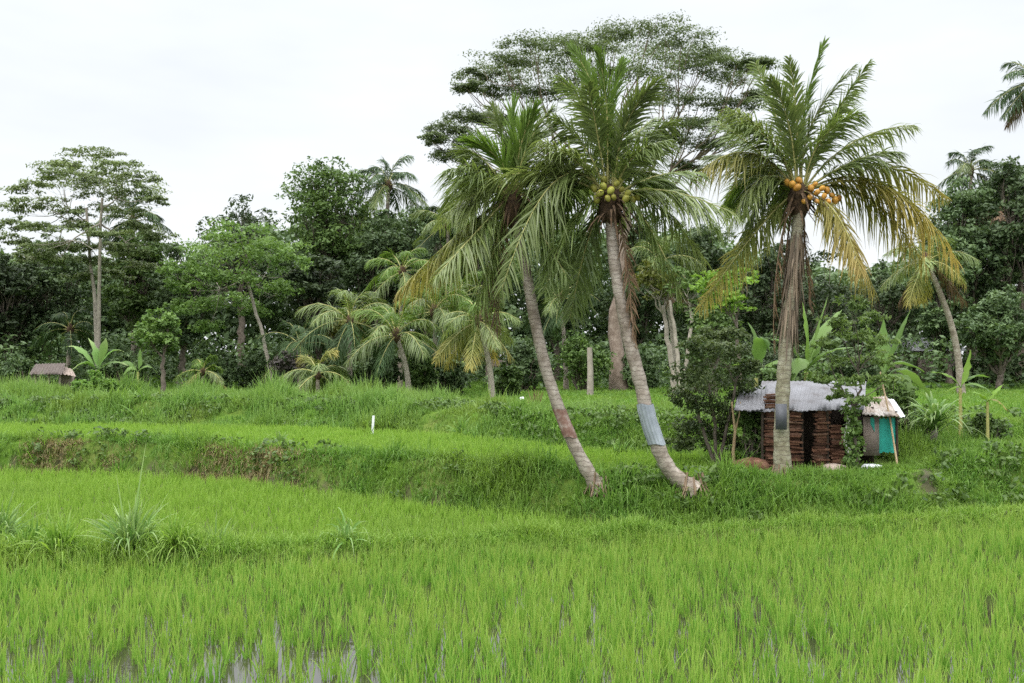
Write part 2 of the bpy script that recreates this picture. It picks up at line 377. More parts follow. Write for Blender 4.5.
def make_rice():
    rng = rs(1)
    x, y = grid_pts(-16, 19, 8.2, 24, .23, .23, .06, rng)
    xr = x * math.cos(.05) - (y - 14) * math.sin(.05); y = (y - 14) * math.cos(.05) + x * math.sin(.05) + 14; x = xr
    k = (y < B1(x) - .3) & (np.abs(x) < y * .53 + 2.5) & (rng.rand(len(x)) > .06 + .18 * (fbm(x * .5, y * .5, 21) < .40))
    # thinner standing near the camera at the left, where water shows
    k &= ~((x < -1.5) & (y < 12.5) & (rng.rand(len(x)) < .5))
    x, y = x[k], y[k]
    hv = .75 + .5 * fbm(x * .6, y * .6, 22)
    mb = MB(); tufts(mb, x, y, 17, .60, .20, .0155, .24, rng, 4, rad=.034, hvar=hv)
    tag(mb.build('rice_crop', M['rice']), 'young bright green rice in tufts standing in the muddy water of the front paddy', 'rice', kind='stuff')
    x, y = grid_pts(-24, 8, 16, 31, .21, .21, .05, rng)
    k = (y > B1(x) + .3) & (y < B2(x) - .12) & (np.abs(x) < y * .53 + 2)
    x, y = x[k], y[k]
    mb = MB(); tufts(mb, x, y, 12, .44, .26, .018, .2, rng, 3, rad=.05, hvar=.8 + .4 * fbm(x * .5, y * .5, 23))
    tag(mb.build('rice_crop', M['rice_far']), 'smooth yellow-green rice in the middle paddy below the left bank', 'rice', kind='stuff')
    x, y = grid_pts(-30, 7, 20, 42, .22, .22, .06, rng)
    wd = np.interp(x, [-20, -7, -4, 3, 8], [.7, .7, .95, 1.2, 1.3])
    k = (y > B2(x) + wd + .5) & (y < B3(x) - .2) & (np.abs(x) < y * .53 + 2) & (x < 5.2)
    x, y = x[k], y[k]
    mb = MB(); tufts(mb, x, y, 9, .32, .28, .028, .2, rng, 2, rad=.07)
    tag(mb.build('rice_crop', M['rice_far']), 'strip of pale rice on the raised terrace behind the grassy bank', 'rice', kind='stuff')
make_rice()

def scatter_zone(n, x0, x1, y0, y1, rng, cond):
    x = x0 + (x1 - x0) * rng.rand(n); y = y0 + (y1 - y0) * rng.rand(n)
    k = cond(x, y) & (np.abs(x) < y * .53 + 2.5); return x[k], y[k]
def wdt(x): return np.interp(x, [-20, -7, -4, 3, 8], [.7, .7, .95, 1.2, 1.3])

def make_grass():
    rng = rs(2)
    # front bund
    mb = MB(); x, y = scatter_zone(60000, -14, 16, 15, 24, rng, lambda x, y: np.abs(y - B1(x)) < .55 + .3 * fbm(x, y, 31))
    left = sst((-x - 2.5) / 4)
    hv = (.55 + 1.0 * fbm(x * .9, y * .9, 32) ** 1.5) * (1 + .5 * left * fbm(x * .6, y * .8, 35)) * np.where(B2(x) - B1(x) < .7, .8, 1)
    tufts(mb, x, y, 7, .46, .55, .016, .5, rng, 3, rad=.06, hvar=hv)
    tag(mb.build('bund_grass', M['bund']), 'loose grass along the low bund between the two front paddies', 'grass', kind='stuff')
    # near bank (the slope below the palms)
    def bank(x, y): return (y > B2(x) + .06 + .3 * (fbm(x * 1.3, y, 45) - .4)) & (y < B2(x) + wdt(x) + .6)
    mb = MB(); x, y = scatter_zone(130000, -24, 18, 18, 33, rng, bank)
    k = ~((x < -6.2) & (y < B2(x) + .55 + .5 * fbm(x * .8, y, 39)) & (rng.rand(len(x)) < .55)); x, y = x[k], y[k]
    k = fbm(x * 1.2, y * 1.6, 61) > .25; x, y = x[k], y[k]
    hv = .48 + 3.2 * fbm(x * .8, y * .8, 33) ** 3.5 + .6 * fbm(x * 3, y * 3, 34) ** 2
    hv = hv * np.where((x > 4.6) & (x < 9.5) & (y > B2(x) + .8), .55, 1)
    tufts(mb, x, y, 7, .52, .6, .02, .6, rng, 3, rad=.06, hvar=hv)
    x, y = scatter_zone(9000, -24, 18, 18, 33, rng, lambda x, y: bank(x, y) & (fbm(x * .9, y * .9, 51) > .5) & ~((x > 4.6) & (x < 9.5) & (y > B2(x) + .9)))
    tufts(mb, x, y, 16, .75, .45, .026, .65, rng, 4, rad=.08, hvar=.6 + .8 * rng.rand(len(x)))
    tag(mb.build('bank_grass', M['grass']), 'rough green grass over the long bank beneath the coconut palms', 'grass', kind='stuff')
    mb = MB(); x, y = scatter_zone(90000, -24, -4.5, 24, 33, rng, lambda x, y: (y > B2(x) - .1) & (y < B2(x) + .8) & (fbm(x * .7, y * .9, 44) + .22 * (rng.rand(len(x)) - .5) > .46))
    tufts(mb, x, y, 6, .34, .7, .022, .8, rng, 3, rad=.06, hvar=.6 + .8 * fbm(x * .9, y * .9, 40))
    tag(mb.build('dry_grass', M['dry']), 'brown dried grass on the steep face of the left terrace', 'grass', kind='stuff')
    # palm terrace, hut yard, and the mound at right
    mb = MB(); x, y = scatter_zone(90000, 0, 20, 20, 34, rng, lambda x, y: (y > B2(x) + wdt(x) + .3) & (y < B3(x) + 3) & ((x > 5.0) | (y > B3(x) - .3)) & ~((x > 5.3) & (x < 9.2) & (y > 23.6) & (y < 26)))
    hv = .42 + 3.0 * fbm(x * .7, y * .7, 36) ** 3.5 + .6 * fbm(x * 3, y * 3, 34) ** 2
    hv = hv * np.where((x > 4.6) & (x < 9.3) & (y < 24.5), .45, 1)
    tufts(mb, x, y, 6, .48, .55, .02, .5, rng, 3, rad=.07, hvar=hv)
    tag(mb.build('yard_grass', M['grass']), 'bright grass growing on the ground and mound around the tin hut', 'grass', kind='stuff')
    # weeds on the third terrace
    mb = MB(); x, y = scatter_zone(70000, -32, 12, 27, 50, rng, lambda x, y: (y > B3(x) - .25) & (y < B3(x) + 9))
    hgt = np.interp(x, [-25, -8, -5, -2, 5, 12], [.8, .85, .75, .42, .40, .5])
    hv = hgt * (.25 + 3.2 * fbm(x * .6, y * .6, 37) ** 3)
    tufts(mb, x, y, 6, 1.25, .35, .034, .4, rng, 3, rad=.10, hvar=hv)
    x, y = scatter_zone(5200, -32, 12, 27, 50, rng, lambda x, y: (y > B3(x) - .1) & (y < B3(x) + 7) & (fbm(x * .7, y * .7, 52) > .5))
    tufts(mb, x, y, 18, .95, .42, .045, .6, rng, 4, rad=.12, hvar=(.5 + .9 * rng.rand(len(x))) * np.interp(x, [-8, -2], [1., .65]))
    tag(mb.build('tall_weeds', M['weed']), 'tall rank weeds and grass covering the back terrace before the trees', 'weeds', kind='stuff')
    # far field up to the forest
    mb = MB(); x, y = scatter_zone(70000, -42, 48, 30, 78, rng, lambda x, y: (y > B3(x) + np.where(x > 9, 2., 8)))
    tufts(mb, x, y, 4, .30, .6, .06, .3, rng, 2, rad=.2, hvar=.6 + .8 * fbm(x * .3, y * .3, 38))
    tag(mb.build('meadow_grass', M['grass']), 'short bright grass of the far field at the foot of the forest', 'grass', kind='stuff')
    # broad-leaved weeds scattered on banks (leafy texture)
    mb = MB(); x, y = scatter_zone(9000, -28, 18, 18, 46, rng, lambda x, y: (bank(x, y) | ((y > B3(x) - .2) & (y < B3(x) + 6))) & (fbm(x * .5, y * .5, 41) > .5))
    C = np.stack([x, y, H(x, y) + .12 + .12 * rng.rand(len(x))], -1)
    leaves(mb, C, (.22, .22, .18), 14, .13, rng, .6)
    tag(mb.build('leafy_weeds', M['mid']), 'low broad-leaved weeds scattered among the grass of the banks', 'weeds', kind='stuff')
make_grass()

def grass_clump(name, px, py, Y, n, L, W, spread, mat, label, cat='grass clump', seed=0, droop=.5, stalk=0.):
    rng = rs(seed + 900); p = np.array([X(px, Y), Y]); z = Hs(*p)
    P = np.stack([rng.randn(n) * .12 * spread, rng.randn(n) * .10 * spread, np.zeros(n) - .03], -1)
    az = rng.rand(n) * 2 * np.pi; s = np.abs(rng.randn(n)) * spread
    D = nrm(np.stack([np.cos(az) * s, np.sin(az) * s, np.ones(n)], -1))
    S = nrm(np.cross(D, rng.randn(n, 3)))
    mb = MB(); ribbons(mb, P, D, S, L * (.4 + .7 * rng.rand(n)), W * (.7 + .6 * rng.rand(n)), droop * (.4 + rng.rand(n)), 6, rng.rand(n))
    if stalk:
        for k in range(2):
            ribbons(mb, P[:1], nrm(np.array([[.12 - .3 * k, .05, 1.]])), np.array([[1., 0, 0]]), np.array([stalk * (1 - .3 * k)]), np.array([.035]), np.array([.06]), 6, np.array([.9]))
    o = mb.build(name, mat); o.location = (p[0], p[1], z); return tag(o, label, cat)
grass_clump('grass_clump', 132, 540, 16.9, 300, 1.45, .034, .5, M['silver'], 'big pale spiky grass clump with one tall bent stalk on the front bund', seed=1, stalk=2.1)
grass_clump('grass_clump', 218, 540, 17.3, 50, 1.1, .028, .45, M['silver'], 'small thin spiky grass clump just right of the big pale clump', seed=2)
grass_clump('grass_clump', 345, 540, 17.7, 60, 1.35, .028, .8, M['silver'], 'arching sparse grass clump on the bund near the middle of the paddy', seed=3, droop=.8)
grass_clump('grass_clump', 30, 545, 16.9, 200, 1.1, .03, .6, M['grass'], 'low dense green grass clump at the left end of the front bund', seed=4)
grass_clump('grass_clump', 62, 545, 16.8, 300, 1.45, .03, .6, M['bund'], 'soft light green grass clump between the low left clump and the pale spiky one', seed=14, droop=.7)
grass_clump('grass_clump', 178, 545, 16.9, 240, 1.25, .028, .6, M['bund'], 'soft light green grass clump touching the right side of the big pale spiky clump', seed=15, droop=.7)
grass_clump('grass_clump', 0, 530, 17.6, 300, 1.7, .034, .55, M['silver'], 'tall pale soft grass clump cut by the left picture edge', seed=16, droop=.6)
grass_clump('grass_clump', 280, 450, 29, 110, .95, .04, .5, M['silver'], 'pale tall grass clump at the corner where the terraces meet', seed=5)
grass_clump('grass_clump', 120, 462, 28.3, 130, 1.0, .035, .5, M['grass'], 'dark green grass clump hanging on the brown left terrace face', seed=6)
grass_clump('grass_clump', 620, 440, 27.2, 90, .8, .04, .5, M['weed'], 'upright weed clump on the terrace edge between the two leaning palms', seed=7)
grass_clump('grass_clump', 462, 425, 31.5, 120, 1.15, .045, .45, M['weed'], 'tall bright weed clump left of the grassy mound', seed=8)
grass_clump('grass_clump', 536, 405, 35, 60, 1.0, .04, .3, M['brown'], 'dry reddish brown weed clump on the back terrace behind the left leaning palm', seed=9, droop=.2)

# ------------------------------------------------------------------ palms
def bez(P0, P1, P2, t):
    t = t[:, None]; return (1 - t) ** 2 * P0 + 2 * t * (1 - t) * P1 + t * t * P2
def frond(P0, P1, P2, mat, smat, parent, rng, n=62, Lf=.62, W=.034, droop=.45, bare=.16, rr=.03, side0=None, nseg=3, name='frond', fwd=.9, hang=0.):
    mb = MB(); t = np.linspace(0, 1, 14)
    tube(mb, bez(P0, P1, P2, t), rr * (1 - .85 * t), 5, .5, cap=False)
    stalk = mb
    t = np.linspace(bare, 1, n); pos = bez(P0, P1, P2, t)
    T = nrm(np.gradient(pos, axis=0))
    if side0 is None: side0 = np.array([rng.randn(), rng.randn(), 0])
    side = np.cross(T, np.array([0, 0, 1.]))
    bad = np.linalg.norm(side, axis=1) < .35
    side = nrm(side + side0 * .35 * (1 + 2 * bad[:, None]))
    side = nrm(side - T * np.sum(side * T, 1, keepdims=True))
    up = np.cross(side, T)
    tw = rng.randn() * .25
    side, up = side * math.cos(tw) + up * math.sin(tw), up * math.cos(tw) - side * math.sin(tw)
    s = (t - bare) / (1 - bare)
    prof = np.sin(np.pi * (.14 + .80 * s)) ** .7
    lb = MB()
    for sg in (-1, 1):
        f = (fwd - .35 * s + .0 * s)[:, None] * (.7 + .6 * rng.rand(n, 1))
        D = nrm(side * sg + T * f * (1 + .9 * s[:, None] ** 3) + up * (.2 - hang * np.clip(s * 3, 0, 1)[:, None] + .3 * rng.randn(n, 1)) + .2 * rng.randn(n, 3))
        S = nrm(np.cross(D, up + .35 * rng.randn(n, 3)))
        keep = rng.rand(n) > .04
        ribbons(lb, pos[keep] + rng.randn(keep.sum(), 3) * .006, D[keep], S[keep], (Lf * prof * (.82 + .36 * rng.rand(n)))[keep], W * (.75 + .25 * prof)[keep],
                (droop * (.55 + .9 * rng.rand(n)))[keep], nseg, np.clip(.15 + rng.rand() * .4 + rng.rand(keep.sum()) * .45, 0, 1), t0=0, t1=1, tip=.1)
        # let 'tt' run with the place along the frond as well as along the leaflet
        lb.t[-1] = np.clip(.62 * np.repeat(s[keep], (nseg + 1) * 2) + .38 * lb.t[-1], 0, 1)
    o = lb.build(name, mat, parent)
    stalk.build('stalk', smat, o)
    return o

KIND = {'u': ('frond', 'rachis'), 'p': ('litfrond', 'rachis'), 'g': ('frond', 'rachis'), 'f': ('fresh', 'rachis'), 'y': ('yellow', 'rachis'), 'o': ('gold', 'rachis'), 'b': ('brown', 'rachisbrown'), 'd': ('darkpalm', 'rachis')}
YY = [0]
def hero_palm(label, trunk_px, Y, rad, crown_px, specs, tmat, seed, nuts=None, nutmat=None, filler=10, trunk_dy=None):
    rng = rs(seed); Y = hit(*trunk_px[0]); YY[0] = Y; print('palm depth', Y)
    b = at(trunk_px[0][0], trunk_px[0][1], Y); b[2] = Hs(b[0], b[1]) - .08
    root = thing('coconut_palm', b, label, 'palm tree')
    W = lambda px, py, dy=0.: at(px, py, Y + dy) - b
    n = len(trunk_px); pts = [W(*p) for p in trunk_px]; pts[0] = np.zeros(3)
    pts = np.array(pts); s = np.linspace(0, n - 1, 44)
    # smooth the hand-placed trunk points (Catmull-Rom)
    q = []
    for u in s:
        i = min(int(u), n - 2); f = u - i
        p0, p1, p2, p3 = pts[max(i - 1, 0)], pts[i], pts[i + 1], pts[min(i + 2, n - 1)]
        q.append(.5 * (2 * p1 + (p2 - p0) * f + (2 * p0 - 5 * p1 + 4 * p2 - p3) * f * f + (3 * p1 - p0 - 3 * p2 + p3) * f ** 3))
    q = np.array(q); u = np.linspace(0, 1, 44)
    rr = rad * (.86 - .22 * u + .75 * np.exp(-u * 20)) * (1 + .05 * np.sin(u * 160) + .03 * rng.randn(44))
    mb = MB(); tube(mb, q, rr, 16, .5, wob=.07, rng=rng); mb.build('trunk', M[tmat], root)
    mb = MB()
    for k in range(22):
        a = k * .286 + rng.randn() * .1; e = np.array([math.cos(a), math.sin(a), 0]); L = rad * rng.uniform(1.7, 2.5)
        tube(mb, [e * rad * 1.1 + (0, 0, .30 * rng.rand() + .1), e * rad * 1.55 + (0, 0, .10), e * L + (0, 0, -.1)], [.022, .02, .012], 5, cap=False)
    mb.build('roots', M['rachisbrown'], root)
    c = W(*crown_px)
    # fibrous crown shaft and old leaf bases
    mb = MB(); blob(mb, c + np.array([0, 0, -.12]), (.24, .24, .42), n=14, m=9, rng=rng, rough=.3)
    k = 46; az = rng.rand(k) * 6.28
    P = c + np.stack([np.cos(az) * .16, np.sin(az) * .16, rng.rand(k) * .5 - .4], -1)
    D = nrm(np.stack([np.cos(az), np.sin(az), rng.randn(k) * .5 - .1], -1))
    ribbons(mb, P, D, nrm(np.cross(D, np.array([0, 0, 1.]))), .35 + .5 * rng.rand(k), .06, .5, 3, rng.rand(k))
    mb.build('crown_shaft', M['husk'], root)
    for sp in specs:
        mx, my, tx, ty, dy, kd = sp[:6]; Lf = sp[6] * (1.4 if sp[5] == 'f' else 1.15) if len(sp) > 6 else .78
        P0 = c + np.array([np.sign(tx - crown_px[0]) * .08, dy * .05, .05]); mid = W(mx - (.12 * (tx - crown_px[0]) if kd in 'fu' else 0), my, dy * .45); P2 = W(tx + (.16 * (tx - crown_px[0]) if kd in 'fu' else 0), ty, dy)
        P1 = 2 * mid - .5 * (P0 + P2)
        dr = {'u': .3, 'p': .4, 'g': .36, 'f': .16, 'y': .6, 'o': .62, 'b': .7}[kd]
        if kd == 'b': Lf *= .7
        frond(P0, P1, P2, M[KIND[kd][0]], M[KIND[kd][1]], root, rng, Lf=Lf, droop=dr, n=92 if kd != 'b' else 40, W=.037, fwd={'u': 1.7, 'g': 1.2, 'p': 1.15, 'f': 2.4}.get(kd, 1.1), hang={'f': 0., 'u': .2, 'g': .45, 'p': .55}.get(kd, .6))
    for i in range(filler):                                           # fronds that point towards and away from the viewer
        az = math.pi / 2 + (1 if i % 2 else -1) * (math.pi / 2) + rng.randn() * .6 + math.pi / 2
        if math.sin(az) < 0 and i not in (0, 4): az = -az
        el = R(rng.uniform(40, 60) if math.sin(az) < 0 else rng.uniform(22, 60)); L = rng.uniform(2.2, 3.0)
        d = np.array([math.cos(az), math.sin(az), 0]); P0 = c.copy()
        P1 = c + d * L * .55 * math.cos(el) + np.array([0, 0, L * .65 * math.sin(el) + .25])
        P2 = c + d * L * .95 + np.array([0, 0, L * (math.sin(el) * .55 - .42)])
        kd = ['g', 'p', 'g', 'g', 'f'][i % 5]
        frond(P0, P1, P2, M[KIND[kd][0]], M['rachis'], root, rng, Lf=.68, n=78, droop=.36, W=.036, fwd=1.2, hang=.45)
    if nuts:
        mesh = None
        for i, (px, py, dy) in enumerate(nuts):
            p = W(px, py, dy + .04)
            if mesh is None:
                mb = MB(); blob(mb, (0, 0, 0), (.105, .105, .125), n=14, m=9, egg=.12); mesh = mb.mesh('coconut', M[nutmat])
            o = bpy.data.objects.new('coconut', mesh); COL.objects.link(o); o.parent = root; o.location = p
            o.rotation_euler = (rng.randn() * .5, rng.randn() * .5, rng.rand() * 6); k = .5 + .24 * rng.rand(); o.scale = (k, k * .93, k * 1.06)
        mb = MB()
        for px, py, dy in nuts[::2]:
            p = W(px, py, dy + .04); tube(mb, [c, (c + p) / 2 + np.array([0, 0, .1]), p + np.array([0, 0, .08])], .014, 5)
        mb.build('fruit_stalk', M['rachis'], root)
    return root, W, q, rr

def wrap(root, W, q, rr, py0, py1, Y, b_py, mat, corr, name, grow=1.09, front_only=False):
    """a sheet wound round the trunk between two heights"""
    rng = rs(int(py0)); zb = root.location[2]
    z0, z1 = [CAM_H - (p - HY) / F * Y - zb for p in (py1, py0)]
    zs = np.linspace(z0, z1, 7); mb = MB(); V = []; n = 48
    for z in zs:
        c = np.array([np.interp(z, q[:, 2], q[:, 0]), np.interp(z, q[:, 2], q[:, 1]), z]); r = np.interp(z, q[:, 2], rr) * grow + .012
        th = np.linspace(0, 2 * np.pi, n, endpoint=False)
        k = r + corr * np.sin(th * 14)
        V.append(c + np.stack([np.cos(th) * k, np.sin(th) * k, (z - z1) * 0 + .015 * np.sin(th * 3 + z)], -1))
    V = np.concatenate(V); i = np.arange(6)[:, None] * n; j = np.arange(n)[None, :]; j2 = (j + 1) % n
    mb.add(V, np.stack([i + j, i + j2, i + n + j2, i + n + j], -1).reshape(-1, 4)); return mb.build(name, mat, root)

A_specs = [(486, 162, 460, 148, .7, 'g'), (541, 163, 570, 148, -.6, 'p'), (478, 172, 446, 170, -1., 'g'), (530, 150, 546, 108, -.9, 'u'), (512, 150, 514, 98, .1, 'f'), (503, 148, 494, 106, .5, 'u'), (522, 150, 533, 106, -.2, 'f'), (528, 158, 548, 122, .4, 'u'), (497, 162, 474, 140, -.4, 'f'),
    (519, 155, 524, 112, .9, 'f'), (488, 178, 458, 178, .4, 'g'), (482, 192, 450, 212, -.5, 'p'), (456, 236, 396, 294, -.5, 'y'), (464, 240, 410, 282, .6, 'y'),
    (476, 232, 436, 276, -1.1, 'p'), (494, 250, 474, 318, -.8, 'g'), (536, 205, 572, 222, .5, 'g'),
    (536, 225, 566, 275, -.7, 'g'), (530, 178, 560, 165, .9, 'g'), (540, 190, 580, 190, -.6, 'g'), (490, 262, 484, 318, .4, 'b'), (498, 262, 497, 330, 0, 'b')]
A_trunk = [(599, 487), (574, 445), (550, 383), (535, 322), (526, 270), (516, 222), (512, 205)]
rootA, W_, q_, r_ = hero_palm('leftmost leaning coconut palm with a rusty red band on its thin trunk', A_trunk, 21.5, .152, (512, 200), A_specs, 'palmtrunk', 11, filler=7)
wrap(rootA, W_, q_, r_, 409, 437, YY[0], 0, M['rustsheet'], .002, 'trunk_band', 1.04)

B_specs = [(586, 148, 552, 116, .6, 'g'), (578, 162, 540, 140, -.8, 'p'), (642, 150, 676, 120, .9, 'g'), (630, 128, 652, 80, -.6, 'u'), (600, 118, 578, 46, .2, 'f', .5), (606, 108, 600, 52, -.3, 'f', .5), (612, 118, 622, 60, .3, 'f', .5), (592, 128, 566, 78, .6, 'u'), (622, 136, 642, 92, -.3, 'u'), (598, 135, 588, 84, -.8, 'g'),
    (626, 150, 655, 118, .7, 'g'), (632, 158, 668, 140, -.8, 'g'), (535, 172, 458, 196, -.3, 'p', .8), (556, 180, 502, 288, -.9, 'p', .75), (566, 165, 520, 165, .8, 'g'), (575, 185, 540, 235, .3, 'g'),
    (665, 190, 736, 214, -.4, 'p', .75), (655, 176, 704, 172, .8, 'g'), (652, 200, 706, 262, .3, 'p'), (642, 215, 682, 295, -.7, 'g'), (588, 240, 570, 318, .6, 'g'),
    (574, 220, 545, 290, -.2, 'g'), (668, 182, 722, 235, .9, 'g'), (627, 262, 634, 345, -.1, 'b', .4)]
B_trunk = [(692, 489), (668, 468), (650, 425), (640, 382), (627, 332), (616, 272), (611, 222), (611, 205)]
B_nuts = [(604, 186, -.35), (611, 190, -.4), (617, 183, -.35), (622, 189, -.3), (600, 193, -.35), (608, 198, -.42), (614, 197, -.4), (628, 193, -.3), (594, 188, -.2), (633, 200, -.15), (626, 199, -.35), (620, 180, -.2), (597, 199, -.2), (638, 197, -.1), (604, 179, -.15)]
rootB, W_, q_, r_ = hero_palm('middle coconut palm with green nuts and a blue-grey tin band round its curved trunk', B_trunk, 20.9, .178, (611, 200), B_specs, 'palmtrunk', 12, B_nuts, 'greennut', 7)
wrap(rootB, W_, q_, r_, 404, 444, YY[0], 0, M['zinc'], .010, 'trunk_band', 1.12)

C_specs = [(822, 140, 862, 112, -.7, 'g'), (776, 145, 738, 122, -.9, 'g'), (806, 122, 822, 42, .2, 'f', .5), (797, 122, 792, 58, -.4, 'u', .55), (818, 125, 848, 66, .3, 'u'), (834, 120, 872, 60, -.3, 'g', .5), (782, 130, 757, 62, .4, 'g'), (770, 138, 728, 108, -.5, 'p'),
    (826, 130, 858, 90, .9, 'g'), (788, 128, 776, 78, -.8, 'u'), (758, 150, 716, 120, .7, 'g'), (750, 152, 694, 176, -.6, 'y', .7), (756, 165, 708, 155, .9, 'g'), (762, 178, 728, 232, -.5, 'p'), (756, 232, 700, 308, .5, 'y', .5),
    (768, 190, 744, 246, .7, 'g'), (852, 143, 916, 124, .4, 'p'), (856, 160, 900, 152, -.8, 'g'), (872, 164, 944, 196, .6, 'y', .65), (888, 188, 958, 262, -.6, 'o', .8), (868, 196, 928, 268, .5, 'y', .8), (836, 212, 862, 272, -1.2, 'o', .6),
    (838, 222, 876, 292, .8, 'y'), (870, 178, 930, 222, -.2, 'y', .7), (778, 262, 774, 352, -.15, 'b', .35), (786, 258, 782, 335, .25, 'b', .35), (806, 250, 812, 312, .2, 'b', .4)]
C_trunk = [(783, 478), (781, 430), (784, 370), (790, 310), (795, 260), (799, 215), (800, 200)]
C_nuts = [(811, 197, -.45), (818, 192, -.45), (825, 196, -.42), (818, 201, -.5), (805, 201, -.4), (829, 201, -.38), (823, 188, -.35), (833, 195, -.3), (812, 188, -.3), (828, 190, -.3), (816, 184, -.25), (836, 200, -.15), (793, 184, -.35), (798, 187, -.4), (800, 180, -.3), (788, 182, -.2), (840, 198, -.1)]
rootC, W_, q_, r_ = hero_palm('right coconut palm with orange nuts and yellow fronds, standing before the tin hut', C_trunk, 21.8, .19, (800, 194), C_specs, 'palmtrunkpale', 13, C_nuts, 'orange', 8)
mb = MB(); p = W_(777, 416, -.02)
box(mb, p + np.array([.02, -.235, 0]), (.24, .018, .56), rot=-.12)
mb.build('trunk_sheet', M['darkzinc'], rootC)
def sheath(root, q, rr, n, zlo, zhi, seed, lean=0.):
    rng = rs(seed); zb = root.location[2]; z = zlo + (zhi - zlo) * rng.rand(n)
    cx, cy, r = [np.interp(z, q[:, 2], a) for a in (q[:, 0], q[:, 1], rr)]; az = rng.rand(n) * 6.28
    k = r * 1.02 + .03 * rng.rand(n)
    P = np.stack([cx + np.cos(az) * k, cy + np.sin(az) * k, z], -1)
    D = nrm(np.stack([np.cos(az) * .10 + lean, np.sin(az) * .10, -np.ones(n)], -1) + rng.randn(n, 3) * .05)
    mb = MB(); ribbons(mb, P, D, nrm(np.stack([-np.sin(az), np.cos(az), 0 * az], -1) + rng.randn(n, 3) * .3), .3 + .6 * rng.rand(n), .05, 0., 4, rng.rand(n))
    return mb.build('dead_sheath', M['sheath'], root)
sheath(rootC, q_, r_, 230, 3.3, 5.5, 5, -.05)

def palm(label, px, Y, base_px, crown_py, flen, kinds, seed, n=17, mat_trunk='palmtrunk', rad=.15, group=None, Wl=.06, elmin=-35, name='coconut_palm', ground_py=None):
    rng = rs(seed + 300)
    bx = X(base_px, Y); z = Hs(bx, Y) - .05; b = np.array([bx, Y, z])
    root = thing(name, b, label, 'palm tree', group)
    c = at(px, crown_py, Y) - b
    t = np.linspace(0, 1, 16)[:, None]
    q = np.array([0, 0, 0]) * (1 - t) + c * t + np.array([(-c[0]) * .25, 0, 0]) * np.sin(t * np.pi) * 1.0
    mb = MB(); tube(mb, q, rad * (1 - .3 * t[:, 0] + .35 * np.exp(-t[:, 0] * 12)), 9); mb.build('trunk', M[mat_trunk], root)
    mb = MB(); blob(mb, c, (rad * 1.5, rad * 1.5, rad * 2.6), n=9, m=7, rng=rng, rough=.4); mb.build('crown_shaft', M['husk'], root)
    for i in range(n):
        el = R(80 - (80 - elmin) * (i / (n - 1)) ** .9 + rng.randn() * 5); az = i * 2.399 + rng.randn() * .2; L = flen * rng.uniform(.85, 1.12)
        d = np.array([math.cos(az), math.sin(az), 0])
        P1 = c + d * L * .5 * math.cos(el) + np.array([0, 0, L * .5 * math.sin(el) + .12 * L])
        P2 = c + d * L * (.35 + .55 * math.cos(el)) + np.array([0, 0, L * (.72 * math.sin(el) - .12 - .25 * math.cos(el))])
        kd = kinds[i * len(kinds) // n]
        frond(c, P1, P2, M[KIND[kd][0]], M[KIND[kd][1]], root, rng, n=52, Lf=flen * .29, W=Wl * .78, fwd=1.2, hang=.5, droop=.45 if kd != 'b' else .6, nseg=2, rr=.035)
    return root
GP = 'coconut palms along the forest edge'
palm('dark tall coconut palm rising above the forest crowns left of the centre', 388, 79, 384, 186, 3.9, 'dddddgg', 1, n=18, rad=.2, Wl=.1)
palm('dark slim palm half hidden behind the tall pale twin trunk tree', 132, 70, 134, 222, 3.0, 'ddddd', 2, n=15, rad=.2, Wl=.1)
palm('small dull green palm beside the yellow-leaved young palm at the forest edge', 350, 51, 350, 322, 3.2, 'gggddd', 3)
palm('low bushy palm with pale trunk leaning right at the forest edge', 396, 48, 409, 336, 2.9, 'ffgggdd', 4, mat_trunk='palebark')
palm('fresh green palm crown rising above the low palms, behind the left leaning palm', 402, 56, 400, 272, 2.7, 'ffffgg', 5, n=14)
palm('short palm with light centre leaves between the two low palms', 434, 52, 436, 312, 2.9, 'ffggdd', 6)
palm('small palm with drooping yellow fronds and a leaning pale trunk', 478, 46, 492, 322, 2.4, 'ffggppyyo', 7, mat_trunk='palebark', elmin=-60)
palm('mid green palm with arching fronds left of the yellow drooping palm', 458, 55, 454, 300, 3.2, 'fggggd', 8)
palm('trunkless young palm with yellow leaves low at the forest edge', 318, 48, 318, 374, 2.2, 'ygggy', 9, n=9, rad=.12)
palm('dark arching palm low in the trees behind the pale bank weeds', 300, 56, 300, 345, 2.8, 'dddg', 10, n=13)
palm('small bright young palm at the left forest foot behind the small round tree', 203, 52, 203, 372, 1.6, 'ffpy', 11, n=9, rad=.1)
palm('leaning coconut palm far behind the hut with its crown behind yellow fronds', 927, 52, 961, 262, 2.7, 'gggpyb', 12, n=15, rad=.19, elmin=-55)
palm('tall coconut palm cut off by the right edge, high above the forest', 1036, 58, 1042, 82, 2.7, 'dddddddb', 13, n=16, rad=.18, elmin=-70, Wl=.08)
palm('dark palm crown crowning the right hand forest', 972, 78, 976, 170, 3.4, 'ddgdd', 14, n=14, rad=.18, Wl=.09)
palm('brownish drooping palm high in the trees behind the tall right forest', 1000, 76, 1003, 212, 2.8, 'ddbbb', 15, n=13, rad=.2, elmin=-65, Wl=.09)
palm('green palm among the trees just left of the middle palm crown', 448, 66, 446, 225, 3.0, 'dgggdd', 16, n=14, Wl=.09)
palm('shaded palm in the gap between the middle palm and the dark bush', 660, 52, 676, 262, 2.7, 'gggddb', 17, mat_trunk='palebark', elmin=-50)
palm('shadowy palm standing deep between the two leaning palms', 560, 58, 566, 300, 2.8, 'ddgdd', 18, n=13)
palm('dusky palm at the back left behind the tin shelter', 70, 62, 68, 330, 2.6, 'dddd', 19, n=12)

